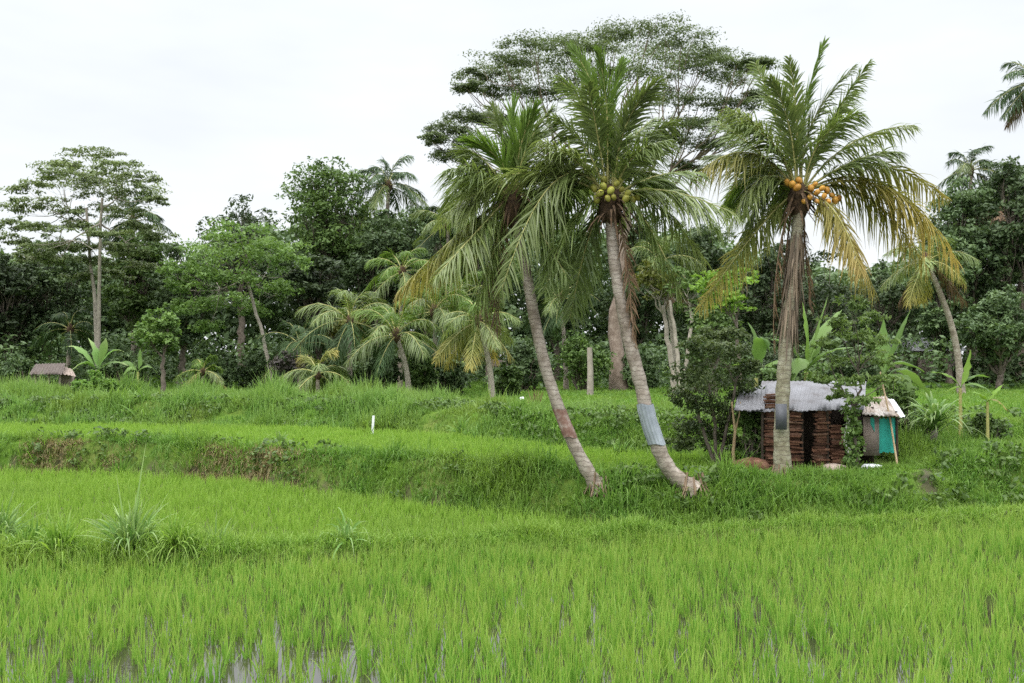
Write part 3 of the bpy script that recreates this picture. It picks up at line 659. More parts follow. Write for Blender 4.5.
# ------------------------------------------------------------------ broadleaf trees
def crown_clusters(rng, c, ax, n):
    out = []
    while len(out) < n:
        p = rng.randn(3); p /= np.linalg.norm(p); p *= (.45 + .5 * rng.rand())
        if p[2] < -.75: continue
        out.append(np.asarray(c) + p * np.asarray(ax))
    return np.array(out)
def limb(mb, a, b, r0, r1, rng, sag=.15, n=7, side=6):
    t = np.linspace(0, 1, n)[:, None]; L = np.linalg.norm(b - a)
    p = a * (1 - t) + b * t + np.sin(t * np.pi) * (rng.randn(3) * .05 * L + np.array([0, 0, -sag * L * .5]))
    p[1:-1] += rng.randn(n - 2, 3) * .02 * L
    tube(mb, p, r0 * (1 - t[:, 0]) + r1 * t[:, 0], side, cap=False)
    return p
def tree(label, px, Y, base_px, top, bot, hw, mat, seed, bark='bark', ncl=26, leaf=.3, per=150, rad=.22, name='broadleaf_tree', cat='tree', group=None, flat=.75, fork=.45, sub=7, plates=None, inner=.3, asp=.45, clr=None, trunks=None, dz=6., up=.5, lr=.42, pz=1.4, jit=3.5, drop=0):
    rng = rs(seed + 500)
    bx = X(base_px, Y); b = np.array([bx, Y, Hs(bx, Y) - .1]); root = thing(name, b, label, cat, group)
    k = Y / F
    tp, bt = at(px, top, Y)[2] - b[2], at(px, bot, Y)[2] - b[2]
    cx = X(px, Y) - bx; a = hw * k; hz = (tp - bt) / 2; c = np.array([cx, 0, (tp + bt) / 2])
    if plates is None:
        cr0 = clr or min(a, hz) * .42
        C = crown_clusters(rng, c, (a - cr0 * .6, max(a * .85, 1.) - cr0 * .3, hz - cr0 * .5), ncl)
        RD = np.stack([cr0 * (.7 + .6 * rng.rand(ncl)), cr0 * (.7 + .6 * rng.rand(ncl)), cr0 * flat * (.7 + .5 * rng.rand(ncl))], -1)
    else:
        C = np.array([at(p[0], p[1], Y + (p[4] if len(p) > 4 else rng.uniform(-dz, dz))) - b for p in plates])
        RD = np.array([(p[2] * k * 1.2, max(p[2] * k, min(1., Y * .02)), p[3] * k * pz * rng.uniform(.75, 1.3)) for p in plates]); C[:, 2] += (rng.randn(len(C)) * jit - drop) * k
    # leaves: each cluster broken up into smaller sprays
    mb = MB(); ns = len(C) * sub
    d = nrm(rng.randn(ns, 3)) * (.3 + .85 * rng.rand(ns, 1)); d[:, 2] = np.where(d[:, 2] < -.3, -d[:, 2], d[:, 2])
    SC = np.repeat(C, sub, 0) + d * np.repeat(RD, sub, 0)
    SR = np.repeat(RD, sub, 0) * (.25 + .28 * rng.rand(ns, 1))
    leaves(mb, SC, SR, max(3, per // sub), leaf, rng, asp, up=up, inner=inner)
    # trunk(s) and limbs
    tb = MB(); tl = trunks or [[(base_px, None), ((base_px * (1 - fork) + px * fork), bot + (top - bot) * .12)]]
    ends = []
    for tr in tl:
        pts = [np.zeros(3)] + [at(p[0], p[1], Y) - b + np.array([0, (p[2] if len(p) > 2 else 0), 0]) for p in tr[1:]]
        pts = np.array(pts); u = np.linspace(0, len(pts) - 1, 12)
        q = np.stack([np.interp(u, np.arange(len(pts)), pts[:, i]) for i in range(3)], -1)
        q[1:-1] += rng.randn(10, 3) * rad * .18
        w = np.linspace(0, 1, 12)
        tube(tb, q, rad * (1 - .42 * w + .5 * np.exp(-w * 16)), 9); ends.append((q[-1], q))
    # main limbs grouped by direction, then twigs to every cluster
    ng = max(3, len(C) // 5); ctr = C[rng.choice(len(C), ng, replace=False)]
    for it in range(5):
        g = np.argmin(((C[:, None] - ctr[None]) ** 2).sum(-1), 1)
        ctr = np.array([C[g == i].mean(0) if (g == i).any() else ctr[i] for i in range(ng)])
    for i in range(ng):
        if not (g == i).any(): continue
        e, q = min(ends, key=lambda z: np.linalg.norm((z[0] - ctr[i])[:2]))
        st = q[-1 - rng.randint(0, 3)]
        m = st * .42 + ctr[i] * .58 + np.array([0, 0, -.10 * np.linalg.norm(ctr[i] - st)])
        limb(tb, st, m, rad * lr, rad * lr * .5, rng)
        for j in np.where(g == i)[0]:
            pp = limb(tb, m, C[j] - np.array([0, 0, RD[j][2] * .3]), rad * lr * .45, rad * .05, rng, n=6, side=5)
            for w in range(3):
                limb(tb, pp[rng.randint(2, 5)], SC[j * sub + rng.randint(sub)], rad * .06, rad * .025, rng, n=4, side=4)
    tb.build('trunk', M[bark], root); mb.build('crown', M[mat], root)
    return root

# left side of the forest
tree('tall pale tree with twin trunks and layered feathery crown at far left', 92, 60, 98, 150, 290, 84, 'grey', 1, 'palebark', leaf=.21, per=900, rad=.125, sub=16, asp=.4, dz=3.5, inner=.1, up=.9, name='silk_tree',
     plates=[(90, 156, 26, 6), (62, 163, 20, 6), (118, 160, 22, 6), (48, 176, 24, 6), (80, 178, 26, 6), (115, 176, 24, 6), (140, 180, 20, 6), (30, 190, 20, 6), (62, 192, 24, 6), (100, 193, 26, 7), (140, 196, 22, 6), (154, 206, 14, 5),
             (20, 208, 18, 6), (50, 210, 24, 7), (85, 212, 24, 7), (122, 213, 22, 6), (14, 224, 14, 5), (40, 228, 24, 6), (74, 232, 22, 6), (108, 232, 18, 5), (140, 226, 16, 5), (64, 252, 18, 5), (100, 268, 20, 5), (84, 282, 16, 5), (112, 274, 14, 4), (30, 250, 12, 4), (8, 240, 16, 5), (50, 262, 18, 5), (128, 254, 18, 5), (158, 236, 14, 5), (24, 268, 14, 5), (140, 274, 14, 4), (66, 240, 20, 5), (95, 250, 18, 5)],
     trunks=[[(98, 0), (92, 305, .4), (83, 250, .8), (78, 205, 1)], [(98, 0), (101, 300, -.4), (104, 245, -.8), (108, 200, -1)]], lr=.5)
DK = 'dark broadleaf trees of the forest'
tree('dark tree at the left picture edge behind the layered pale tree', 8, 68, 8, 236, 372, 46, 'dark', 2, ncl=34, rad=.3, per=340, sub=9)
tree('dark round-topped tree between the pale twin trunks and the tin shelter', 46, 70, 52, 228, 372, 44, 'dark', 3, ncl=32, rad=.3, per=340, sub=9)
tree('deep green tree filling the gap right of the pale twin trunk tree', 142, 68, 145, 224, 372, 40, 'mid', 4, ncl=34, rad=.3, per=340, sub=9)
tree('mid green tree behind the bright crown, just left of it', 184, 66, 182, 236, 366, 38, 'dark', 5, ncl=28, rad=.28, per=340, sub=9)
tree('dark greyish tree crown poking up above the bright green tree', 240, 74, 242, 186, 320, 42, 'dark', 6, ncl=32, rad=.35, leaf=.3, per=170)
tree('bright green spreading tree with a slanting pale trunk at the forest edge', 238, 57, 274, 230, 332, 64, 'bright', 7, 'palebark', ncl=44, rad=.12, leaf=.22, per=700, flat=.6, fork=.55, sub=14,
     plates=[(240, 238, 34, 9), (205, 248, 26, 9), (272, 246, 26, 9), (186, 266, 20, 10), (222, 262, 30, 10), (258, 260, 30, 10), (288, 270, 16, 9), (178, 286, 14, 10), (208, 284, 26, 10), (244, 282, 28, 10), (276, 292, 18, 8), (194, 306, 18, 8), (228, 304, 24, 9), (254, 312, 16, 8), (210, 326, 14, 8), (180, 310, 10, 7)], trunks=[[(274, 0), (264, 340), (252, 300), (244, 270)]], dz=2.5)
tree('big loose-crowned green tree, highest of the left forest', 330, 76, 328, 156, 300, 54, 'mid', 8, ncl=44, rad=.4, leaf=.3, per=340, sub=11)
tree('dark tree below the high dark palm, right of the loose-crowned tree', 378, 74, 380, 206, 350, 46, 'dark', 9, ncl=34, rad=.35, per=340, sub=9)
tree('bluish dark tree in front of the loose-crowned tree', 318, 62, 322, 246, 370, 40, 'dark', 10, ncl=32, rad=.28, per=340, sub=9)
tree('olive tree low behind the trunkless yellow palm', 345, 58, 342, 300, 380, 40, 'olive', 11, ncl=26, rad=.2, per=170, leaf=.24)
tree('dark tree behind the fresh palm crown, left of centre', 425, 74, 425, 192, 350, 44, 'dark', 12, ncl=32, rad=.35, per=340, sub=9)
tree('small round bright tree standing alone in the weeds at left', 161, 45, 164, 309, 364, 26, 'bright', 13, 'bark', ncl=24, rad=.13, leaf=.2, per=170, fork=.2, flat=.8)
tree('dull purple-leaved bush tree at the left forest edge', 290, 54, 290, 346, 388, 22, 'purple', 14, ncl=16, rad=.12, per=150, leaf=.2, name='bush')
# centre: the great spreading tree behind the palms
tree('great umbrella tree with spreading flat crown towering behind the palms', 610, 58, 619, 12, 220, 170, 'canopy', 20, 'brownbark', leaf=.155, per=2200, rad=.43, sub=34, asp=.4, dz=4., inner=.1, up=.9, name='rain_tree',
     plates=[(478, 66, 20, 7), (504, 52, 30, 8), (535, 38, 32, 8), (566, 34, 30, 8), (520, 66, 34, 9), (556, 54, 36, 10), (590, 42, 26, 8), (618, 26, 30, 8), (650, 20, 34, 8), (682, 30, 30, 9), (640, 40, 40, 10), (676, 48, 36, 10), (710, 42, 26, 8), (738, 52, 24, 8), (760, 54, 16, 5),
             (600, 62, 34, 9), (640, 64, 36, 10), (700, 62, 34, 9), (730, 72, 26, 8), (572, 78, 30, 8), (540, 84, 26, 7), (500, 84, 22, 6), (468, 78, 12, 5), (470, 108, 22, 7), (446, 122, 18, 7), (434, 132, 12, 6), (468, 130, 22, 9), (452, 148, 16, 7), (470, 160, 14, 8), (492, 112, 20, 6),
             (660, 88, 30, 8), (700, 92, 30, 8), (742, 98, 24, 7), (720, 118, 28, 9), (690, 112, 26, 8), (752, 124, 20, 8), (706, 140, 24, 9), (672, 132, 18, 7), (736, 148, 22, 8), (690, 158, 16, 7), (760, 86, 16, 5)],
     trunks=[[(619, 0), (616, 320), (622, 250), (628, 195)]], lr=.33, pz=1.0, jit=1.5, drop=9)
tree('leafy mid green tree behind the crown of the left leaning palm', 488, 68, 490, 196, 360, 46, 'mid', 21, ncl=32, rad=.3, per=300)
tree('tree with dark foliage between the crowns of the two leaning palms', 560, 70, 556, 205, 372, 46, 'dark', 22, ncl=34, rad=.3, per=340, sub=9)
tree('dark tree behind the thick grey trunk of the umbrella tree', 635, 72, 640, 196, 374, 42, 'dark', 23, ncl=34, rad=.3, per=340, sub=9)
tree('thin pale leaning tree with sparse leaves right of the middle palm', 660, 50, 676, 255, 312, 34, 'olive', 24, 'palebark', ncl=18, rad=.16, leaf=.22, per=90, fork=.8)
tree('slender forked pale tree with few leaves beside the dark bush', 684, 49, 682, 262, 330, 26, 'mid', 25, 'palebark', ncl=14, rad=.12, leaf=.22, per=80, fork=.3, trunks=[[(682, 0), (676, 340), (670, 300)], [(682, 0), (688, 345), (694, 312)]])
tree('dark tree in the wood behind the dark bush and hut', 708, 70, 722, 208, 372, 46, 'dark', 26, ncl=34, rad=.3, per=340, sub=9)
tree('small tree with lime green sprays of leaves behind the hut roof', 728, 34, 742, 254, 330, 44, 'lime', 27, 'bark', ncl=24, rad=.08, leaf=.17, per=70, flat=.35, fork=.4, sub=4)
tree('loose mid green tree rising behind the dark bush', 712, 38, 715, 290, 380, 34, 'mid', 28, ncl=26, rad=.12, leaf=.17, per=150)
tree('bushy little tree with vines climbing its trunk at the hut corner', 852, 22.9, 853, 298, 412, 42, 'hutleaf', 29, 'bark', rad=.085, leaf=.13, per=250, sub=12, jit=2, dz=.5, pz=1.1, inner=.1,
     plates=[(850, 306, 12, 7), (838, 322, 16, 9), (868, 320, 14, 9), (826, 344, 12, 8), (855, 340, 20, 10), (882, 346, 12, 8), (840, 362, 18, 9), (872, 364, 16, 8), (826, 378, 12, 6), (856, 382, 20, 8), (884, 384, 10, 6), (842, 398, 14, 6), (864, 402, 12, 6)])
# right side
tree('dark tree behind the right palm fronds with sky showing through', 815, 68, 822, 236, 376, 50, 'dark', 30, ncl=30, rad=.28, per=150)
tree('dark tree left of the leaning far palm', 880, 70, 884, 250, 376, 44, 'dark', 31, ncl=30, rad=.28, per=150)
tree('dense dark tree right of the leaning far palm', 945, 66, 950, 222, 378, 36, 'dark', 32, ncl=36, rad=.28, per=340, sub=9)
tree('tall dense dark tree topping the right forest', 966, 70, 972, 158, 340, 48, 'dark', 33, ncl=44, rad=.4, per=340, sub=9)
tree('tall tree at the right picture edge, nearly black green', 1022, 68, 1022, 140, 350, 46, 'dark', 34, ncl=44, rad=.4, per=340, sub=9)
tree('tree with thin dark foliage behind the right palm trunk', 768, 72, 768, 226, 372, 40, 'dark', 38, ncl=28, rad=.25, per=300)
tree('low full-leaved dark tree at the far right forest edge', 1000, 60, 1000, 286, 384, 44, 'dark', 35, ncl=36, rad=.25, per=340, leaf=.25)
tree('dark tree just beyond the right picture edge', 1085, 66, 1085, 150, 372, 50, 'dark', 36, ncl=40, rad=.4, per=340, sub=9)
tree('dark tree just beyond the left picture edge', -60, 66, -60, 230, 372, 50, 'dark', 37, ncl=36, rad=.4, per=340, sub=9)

# leafy bushes of the forest foot
def bush(label, px, Y, top, hw, mat, seed, leaf=.2, ncl=22, per=140, name='bush', sub=6, base=None, stems=True, scat=1.):
    rng = rs(seed + 700); x = X(px, Y); b = np.array([x, Y, Hs(x, Y) - .05]); root = thing(name, b, label, 'bush')
    tp = at(px, top, Y)[2] - b[2]; a = hw * Y / F; cr = min(a, tp / 2) * .45
    C = crown_clusters(rng, (0, 0, tp * .48), (a - cr * .5, a * .8, tp * .52 - cr * .4), ncl)
    RD = np.full((ncl, 3), cr) * (.7 + .6 * rng.rand(ncl, 1)); ns = ncl * sub
    d = nrm(rng.randn(ns, 3)) * (.35 + .6 * rng.rand(ns, 1)) * scat; SC = np.repeat(C, sub, 0) + d * np.repeat(RD, sub, 0)
    mb = MB(); leaves(mb, SC, np.repeat(RD, sub, 0) * .4, per // sub, leaf, rng)
    tb = MB()
    for j in range(ncl): limb(tb, np.array([rng.randn() * .1 * a, rng.randn() * .1 * a, 0]), C[j], .05 * a ** .5 + .012, .012, rng, n=6, side=5)
    tb.build('stems', M['bark'], root); mb.build('foliage', M[mat], root); return root
tree('big dark bushy shrub left of the hut, beside the curved palm foot', 718, 24.6, 716, 322, 440, 50, 'shrub', 61, 'bark', rad=.05, leaf=.10, per=950, sub=22, jit=3, dz=.7, pz=1.2, inner=.1, name='bush', cat='bush', trunks=[[(716, 0), (714, 420), (708, 380)], [(722, 0), (728, 420), (738, 375)], [(710, 0), (700, 420), (694, 395)]], lr=.5,
     plates=[(712, 334, 12, 8), (735, 342, 14, 9), (700, 350, 16, 10), (724, 360, 20, 11), (747, 366, 12, 10), (690, 378, 16, 11), (714, 386, 22, 12), (740, 394, 16, 12), (684, 404, 14, 11), (706, 414, 22, 12), (732, 420, 20, 12), (690, 434, 16, 10), (714, 444, 20, 10), (742, 446, 14, 8), (754, 426, 10, 8), (680, 448, 12, 7)])
for i, (px, Y, top, hw, m, lb) in enumerate([
    (826, 26.6, 356, 24, 'bright', 'leafy green bush rising behind the hut roof, left of the little tree'), (895, 26.2, 372, 24, 'mid', 'leafy bush behind the turquoise end of the hut'),
    (918, 27.5, 396, 26, 'bright', 'green bush behind the spiky plant'), (985, 27.5, 410, 28, 'mid', 'low leafy bush on the mound at the right edge'), (776, 27.2, 352, 24, 'mid', 'leafy bush behind the hut roof beside the right palm trunk')]):
    bush(lb, px, Y, top, hw, m, 40 + i, leaf=.13, ncl=26, per=100, sub=7)
bush('lower dark shrub against the left end of the hut', 752, 24.2, 392, 18, 'mid', 2, leaf=.08, ncl=26, per=160)
bush('leafy tall weeds bush heaped in front of the banana at left', 96, 44, 372, 26, 'weed', 3, leaf=.18, ncl=26)
for i, (px, Y, top, hw, m, lb) in enumerate([
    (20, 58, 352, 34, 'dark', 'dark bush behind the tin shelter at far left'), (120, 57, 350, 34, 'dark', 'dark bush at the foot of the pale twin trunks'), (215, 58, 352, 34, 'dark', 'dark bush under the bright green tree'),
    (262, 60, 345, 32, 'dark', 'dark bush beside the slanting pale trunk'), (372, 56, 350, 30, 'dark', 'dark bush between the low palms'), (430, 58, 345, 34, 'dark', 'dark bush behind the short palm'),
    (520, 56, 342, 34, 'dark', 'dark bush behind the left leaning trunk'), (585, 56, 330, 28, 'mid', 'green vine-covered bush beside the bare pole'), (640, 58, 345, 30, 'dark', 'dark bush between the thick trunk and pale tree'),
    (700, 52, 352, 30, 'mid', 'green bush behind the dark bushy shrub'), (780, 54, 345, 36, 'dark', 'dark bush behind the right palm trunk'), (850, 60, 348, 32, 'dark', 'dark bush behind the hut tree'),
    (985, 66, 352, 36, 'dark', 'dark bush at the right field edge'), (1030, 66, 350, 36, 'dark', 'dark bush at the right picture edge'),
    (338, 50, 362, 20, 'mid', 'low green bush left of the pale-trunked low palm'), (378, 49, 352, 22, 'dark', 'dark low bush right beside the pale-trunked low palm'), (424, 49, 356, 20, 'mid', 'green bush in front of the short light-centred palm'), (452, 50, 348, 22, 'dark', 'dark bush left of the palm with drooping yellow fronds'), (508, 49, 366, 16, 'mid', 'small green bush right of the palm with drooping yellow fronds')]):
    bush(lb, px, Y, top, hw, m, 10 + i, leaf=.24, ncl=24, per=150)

def woodland():
    rng = rs(77); mb = MB()
    env = np.array([(-500, 240), (-100, 238), (0, 245), (100, 250), (170, 256), (205, 236), (255, 220), (310, 205), (420, 205), (450, 205), (500, 222), (600, 218), (700, 222), (760, 248), (850, 262), (900, 256), (940, 215), (1000, 165), (1050, 155), (1150, 170), (1500, 190)])
    n = 5200; px = rng.uniform(-420, 1440, n); Y = rng.uniform(76, 100, n)
    top = np.interp(px, env[:, 0], env[:, 1]) + 8; x = X(px, Y)
    zt = CAM_H - (top - HY) / F * Y; z = 2 + (zt - 2.6) * rng.rand(n) ** .8
    leaves(mb, np.stack([x, Y, z], -1), (1.6, 1.6, 1.1), 46, .58, rng, .55, inner=.15)
    # low growth along the forest foot
    n = 1500; px = rng.uniform(-380, 1400, n); Y = rng.uniform(60, 76, n); x = X(px, Y)
    leaves(mb, np.stack([x, Y, H(x, Y) + rng.rand(n) ** 1.5 * 3.0], -1), (.9, .9, .7), 34, .34, rng, .5, inner=.2)
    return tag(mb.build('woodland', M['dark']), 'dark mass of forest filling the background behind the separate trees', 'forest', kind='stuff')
woodland()

# ------------------------------------------------------------------ bananas and other plants
def banana_leaf(mb, P0, P1, P2, width, rng, r=.5, n=14):
    t = np.linspace(0, 1, n); pos = bez(P0, P1, P2, t); T = nrm(np.gradient(pos, axis=0))
    side = nrm(np.cross(T, np.array([0, 0, 1.])) + rng.randn(3) * .25); up = nrm(np.cross(side, T))
    w = width * .5 * np.clip(np.sin(np.pi * np.clip((t - .12) / .88, 0, 1) ** .75), .03, 1)
    w = w * (1 + .12 * rng.randn(n)); V = []
    for k, dz in ((-1, .3), (-.5, .18), (0, 0), (.5, .18), (1, .3)):
        V.append(pos + side * (w * k)[:, None] + up * (w * (dz * .9 - .45 * k * k))[:, None] + rng.randn(n, 3) * .012 * abs(k))
    V = np.stack(V, 1).reshape(-1, 3)
    i = np.arange(n - 1)[:, None] * 5; j = np.arange(4)[None, :]
    mb.add(V, np.stack([i + j, i + j + 1, i + 5 + j + 1, i + 5 + j], -1).reshape(-1, 4), r, np.repeat(t, 5))
def banana(label, px, Y, top_py, specs, seed, mat='banana', width=.42, stem=.09, name='banana_plant', cat='banana plant'):
    rng = rs(seed + 1100); x = X(px, Y); b = np.array([x, Y, Hs(x, Y) - .03]); root = thing(name, b, label, cat)
    c = at(px, top_py, Y) - b; mb = MB(); t = np.linspace(0, 1, 7)[:, None]
    tube(mb, c * t, stem * (1 - .35 * t[:, 0]), 9); mb.build('stem', M['rachis'], root)
    for s in specs:
        mx, my, tx, ty, dy = s[:5]; P2 = at(tx, ty, Y + dy) - b; mid = at(mx, my, Y + dy * .6) - b
        mb = MB(); banana_leaf(mb, c, 2 * mid - .5 * (c + P2), P2, s[5] if len(s) > 5 else width, rng, rng.rand())
        mb.build('leaf', M[s[6] if len(s) > 6 else mat], root)
    return root
banana('banana plant with broad upright leaves behind the hut roof, left of the little tree', 806, 27.5, 372, [(808, 335, 802, 300, .3), (820, 335, 842, 310, .6), (826, 352, 860, 348, -.4), (790, 345, 768, 340, -.3), (786, 360, 756, 372, .4), (814, 340, 828, 296, -.3), (800, 360, 786, 395, -.6)], 1, width=.5)
banana('banana plant with one long raised leaf behind the right end of the hut', 884, 27, 380, [(896, 340, 912, 309, .2, .42), (896, 362, 924, 372, -.4), (876, 345, 862, 318, .6), (905, 370, 930, 398, .3), (884, 350, 884, 318, .8), (900, 376, 915, 404, -.8)], 2, width=.46)
banana('banana plant left of the right palm trunk with a single hanging leaf', 756, 28.5, 378, [(762, 340, 770, 352, -.3, .5), (758, 345, 748, 322, .4), (744, 362, 726, 372, .3), (768, 368, 786, 380, .4)], 3, width=.44)
banana('tall young banana with pale raised leaves on the right mound', 960, 27.2, 388, [(966, 372, 970, 350, .2, .2, 'lime'), (950, 376, 930, 372, -.2, .22, 'lime'), (972, 376, 990, 378, .3, .24, 'banana'), (976, 384, 994, 396, -.3, .2), (952, 388, 936, 400, .4, .2)], 4, width=.25, stem=.06)
banana('short young banana with drooping yellowish leaves at the right mound', 987, 26.8, 402, [(994, 392, 1004, 384, .2, .2, 'lime'), (980, 394, 970, 392, -.3, .2, 'lime'), (996, 400, 1008, 412, -.2, .2, 'yellow'), (982, 402, 972, 416, .3, .18)], 5, width=.22, stem=.05)
banana('bluish spreading banana behind the tall weeds at far left', 97, 47, 372, [(82, 350, 66, 347, .3), (86, 362, 70, 372, -.3), (104, 350, 106, 338, .2), (110, 352, 124, 352, -.2), (112, 362, 128, 366, .4), (96, 352, 88, 338, .5)], 6, mat='silver', width=.42)
banana('small banana plant in the shade left of the lone round tree', 138, 50, 372, [(140, 360, 140, 348, .2, .3), (128, 362, 120, 364, .2), (148, 366, 158, 374, .2), (130, 368, 122, 378, -.2)], 7, width=.32)

def spiky():
    rng = rs(1200); Y = 24.8; x = X(932, Y); b = np.array([x, Y, Hs(x, Y) - .05]); root = thing('pandanus', b, 'spiky long-leaved plant with pale base on the mound right of the hut', 'plant')
    mb = MB(); tube(mb, [(0, 0, 0), (.03, 0, .35), (.06, 0, .7)], [.11, .09, .08], 9); mb.build('stem', M['palebark'], root)
    n = 95; mb = MB(); az = rng.rand(n) * 6.28; s = .25 + 1.1 * rng.rand(n)
    D = nrm(np.stack([np.cos(az) * s, np.sin(az) * s, np.ones(n)], -1)); P = np.array([.06, 0, .35]) + np.stack([0 * az, 0 * az, rng.rand(n) * .4], -1)
    ribbons(mb, P, D, nrm(np.cross(D, np.array([0, 0, 1.]))), 1.55 * (.6 + .6 * rng.rand(n)), .085, .28 + .45 * rng.rand(n), 7, rng.rand(n)); mb.build('leaves', M['silver'], root)
spiky()

# vines on the hut tree
def vines():
    rng = rs(1300); Y = 22.8; x = X(850, Y); z = Hs(x, Y)
    C = np.stack([x + rng.randn(60) * .09, Y - .06 + rng.randn(60) * .08, z + rng.rand(60) * 1.5], -1)
    o = np.array([x, Y, z]); mb = MB(); leaves(mb, C, (.12, .12, .14), 16, .085, rng, .7, up=.1)
    tag(mb.build('vine', M['bright'], origin=o), 'leafy climbing vine wrapped round the trunk of the hut corner tree', 'vine')
vines()

# ------------------------------------------------------------------ the tin hut
def corr_sheet(mb, a, b, c, d, nw, amp, rng, rows=5, rag=.012):
    """corrugated sheet: a-b is the ridge edge, d-c the eave edge"""
    a, b, c, d = map(np.asarray, (a, b, c, d)); n = nw * 8 + 1; u = np.linspace(0, 1, n); V = []
    nor = nrm(np.cross(b - a, d - a)); nor = nor * np.sign(nor[2])
    for th in (0, -.012):
        for v in np.linspace(0, 1, rows):
            vv = v + (rag * np.repeat(rng.randn(nw + 1), 8)[:n] if v == 1 else 0)
            p = (a + (b - a) * u[:, None]) * (1 - np.reshape(vv, (-1, 1))) + (d + (c - d) * u[:, None]) * np.reshape(vv, (-1, 1))
            V.append(p + nor * (amp * np.sin(u * nw * 2 * np.pi) + th + .01 * math.sin(v * 5))[:, None])
    V = np.concatenate(V); i = np.arange(rows - 1)[:, None] * n; j = np.arange(n - 1)[None, :]
    f = np.stack([i + j, i + j + 1, i + n + j + 1, i + n + j], -1).reshape(-1, 4); k = rows * n
    e = np.stack([(rows - 1) * n + j[0], (rows - 1) * n + j[0] + 1, k + (rows - 1) * n + j[0] + 1, k + (rows - 1) * n + j[0]], -1)
    mb.add(V, np.concatenate([f, f[:, ::-1] + k, e]))

def hut():
    rng = rs(1400); Y = 24.0; o = np.array([X(815, Y), Y, Hs(X(815, Y), Y)])
    root = thing('hut', o, 'small rickety hut with pale tin roof and stacked brown clay walls behind the right palm', 'hut')
    P = lambda px, py, y: at(px, py, y) - o
    mb = MB(); corr_sheet(mb, P(762, 381, 25.6), P(866, 381, 25.6), P(864, 409, 23.65), P(752, 411, 23.65), 24, .009, rng); mb.build('roof', M['roof'], root)
    mb = MB(); corr_sheet(mb, P(738, 393, 25.2), P(766, 384, 25.2), P(764, 409, 23.55), P(734, 409, 23.55), 7, .009, rng, rag=.03); mb.build('roof', M['roof'], root)
    mb = MB(); corr_sheet(mb, P(862, 398, 24.9), P(886, 396, 24.9), P(902, 416, 23.5), P(862, 414, 23.5), 9, .014, rng); mb.build('lean_to_roof', M['roofrust'], root)
    mb = MB(); corr_sheet(mb, P(888, 399, 24.6), P(893, 399, 24.6), P(905, 416, 23.45), P(899, 417, 23.45), 2, .010, rng); mb.build('roof_edge', M['whitesheet'], root)
    # stacked clay walls: uneven courses
    def stack(p0, p1, top, y, bot=472, lean=0.):
        mb = MB(); z0 = P(p0, bot, y)[2]; z1 = P(p0, top, y)[2]; n = int((z1 - z0) / .047); x0, x1 = P(p0, 0, y)[0], P(p1, 0, y)[0]
        for i in range(n):
            m = max(1, int(round((x1 - x0) / .26))); ed = np.linspace(x0, x1, m + 1) + (rng.rand(m + 1) - .5) * .11
            for j in range(m):
                w = ed[j + 1] - ed[j]
                box(mb, ((ed[j] + ed[j + 1]) / 2 + lean * i, y - o[1] + rng.randn() * .035, z0 + (i + .5) * .047 + rng.randn() * .004), (w * .97, .17, .040), rot=rng.randn() * .10, r=rng.rand(), roll=rng.randn() * .05)
        mb.build('clay_stack', M['tile'], root, smooth=False)
    stack(764, 778, 392, 23.9); stack(787, 800, 408, 23.85); stack(812, 826, 409, 23.8, lean=.002); stack(828, 842, 424, 23.85)
    mb = MB(); box(mb, P(801, 440, 25.3), (2.6, .06, 1.9)); box(mb, P(758, 440, 24.7), (.06, 1.3, 1.5)); box(mb, P(862, 440, 24.7), (.06, 1.4, 1.7)); mb.build('back_wall', M['darkwood'], root)
    for px, y in ((827, 23.72), (762, 23.75), (802, 23.95), (858, 23.8), (896, 23.75)):
        mb = MB(); a = P(px, 472, y); c = P(px, 411, y); tube(mb, [a, (a + c) / 2 + rng.randn(3) * .01, c], .032, 7); mb.build('post', M['darkwood'], root)
    mb = MB(); box(mb, P(871, 436, 23.75), (.40, .03, .92), rot=.05); mb.build('board_panel', M['board'], root)
    mb = MB(); n = 25; u = np.linspace(0, 1, n); V = []
    for py in (418, 452):
        V.append(np.stack([P(865, 0, 0 + 23.7)[0] + u * .74, -.26 + .02 * np.sin(u * 20) + 0 * u, np.full(n, P(865, py, 23.7)[2]) + .02 * rng.randn(n)], -1))
    V = np.concatenate(V); q = V + np.array([0, .02, 0]); k = np.arange(n - 1)
    f = np.stack([k, k + 1, n + k + 1, n + k], -1); mb.add(np.concatenate([V, q]), np.concatenate([f, f[:, ::-1] + 2 * n]))
    # the turquoise sheet is torn away at its lower left, over the board
    pan = mb.build('side_panel', M['turq'], root)
    me = pan.data
    for i in range(len(me.vertices)):
        v = me.vertices[i]; lx = (v.co.x - V[:, 0].min()) / .74
        if v.co.z < V[:, 2].mean() and lx < .36: v.co.z = V[:, 2].max() - .16 - max(0, lx - .18) * 1.6
    for p in pan.data.polygons: p.use_smooth = False
    mb = MB(); a, c = P(846, 412, 23.6), P(849, 465, 23.55)
    n = 10; t = np.linspace(0, 1, n)[:, None]; ctr = a + (c - a) * t + np.stack([.05 * np.sin(t[:, 0] * 9), .02 * rng.randn(n), 0 * t[:, 0]], -1)
    Vv = np.concatenate([ctr + np.array([-.06, 0, 0]), ctr + np.array([.06, .03, 0])]); k = np.arange(n - 1)
    mb.add(Vv, np.stack([k, k + 1, n + k + 1, n + k], -1)); mb.build('hanging_sheet', M['sack'], root)
hut()

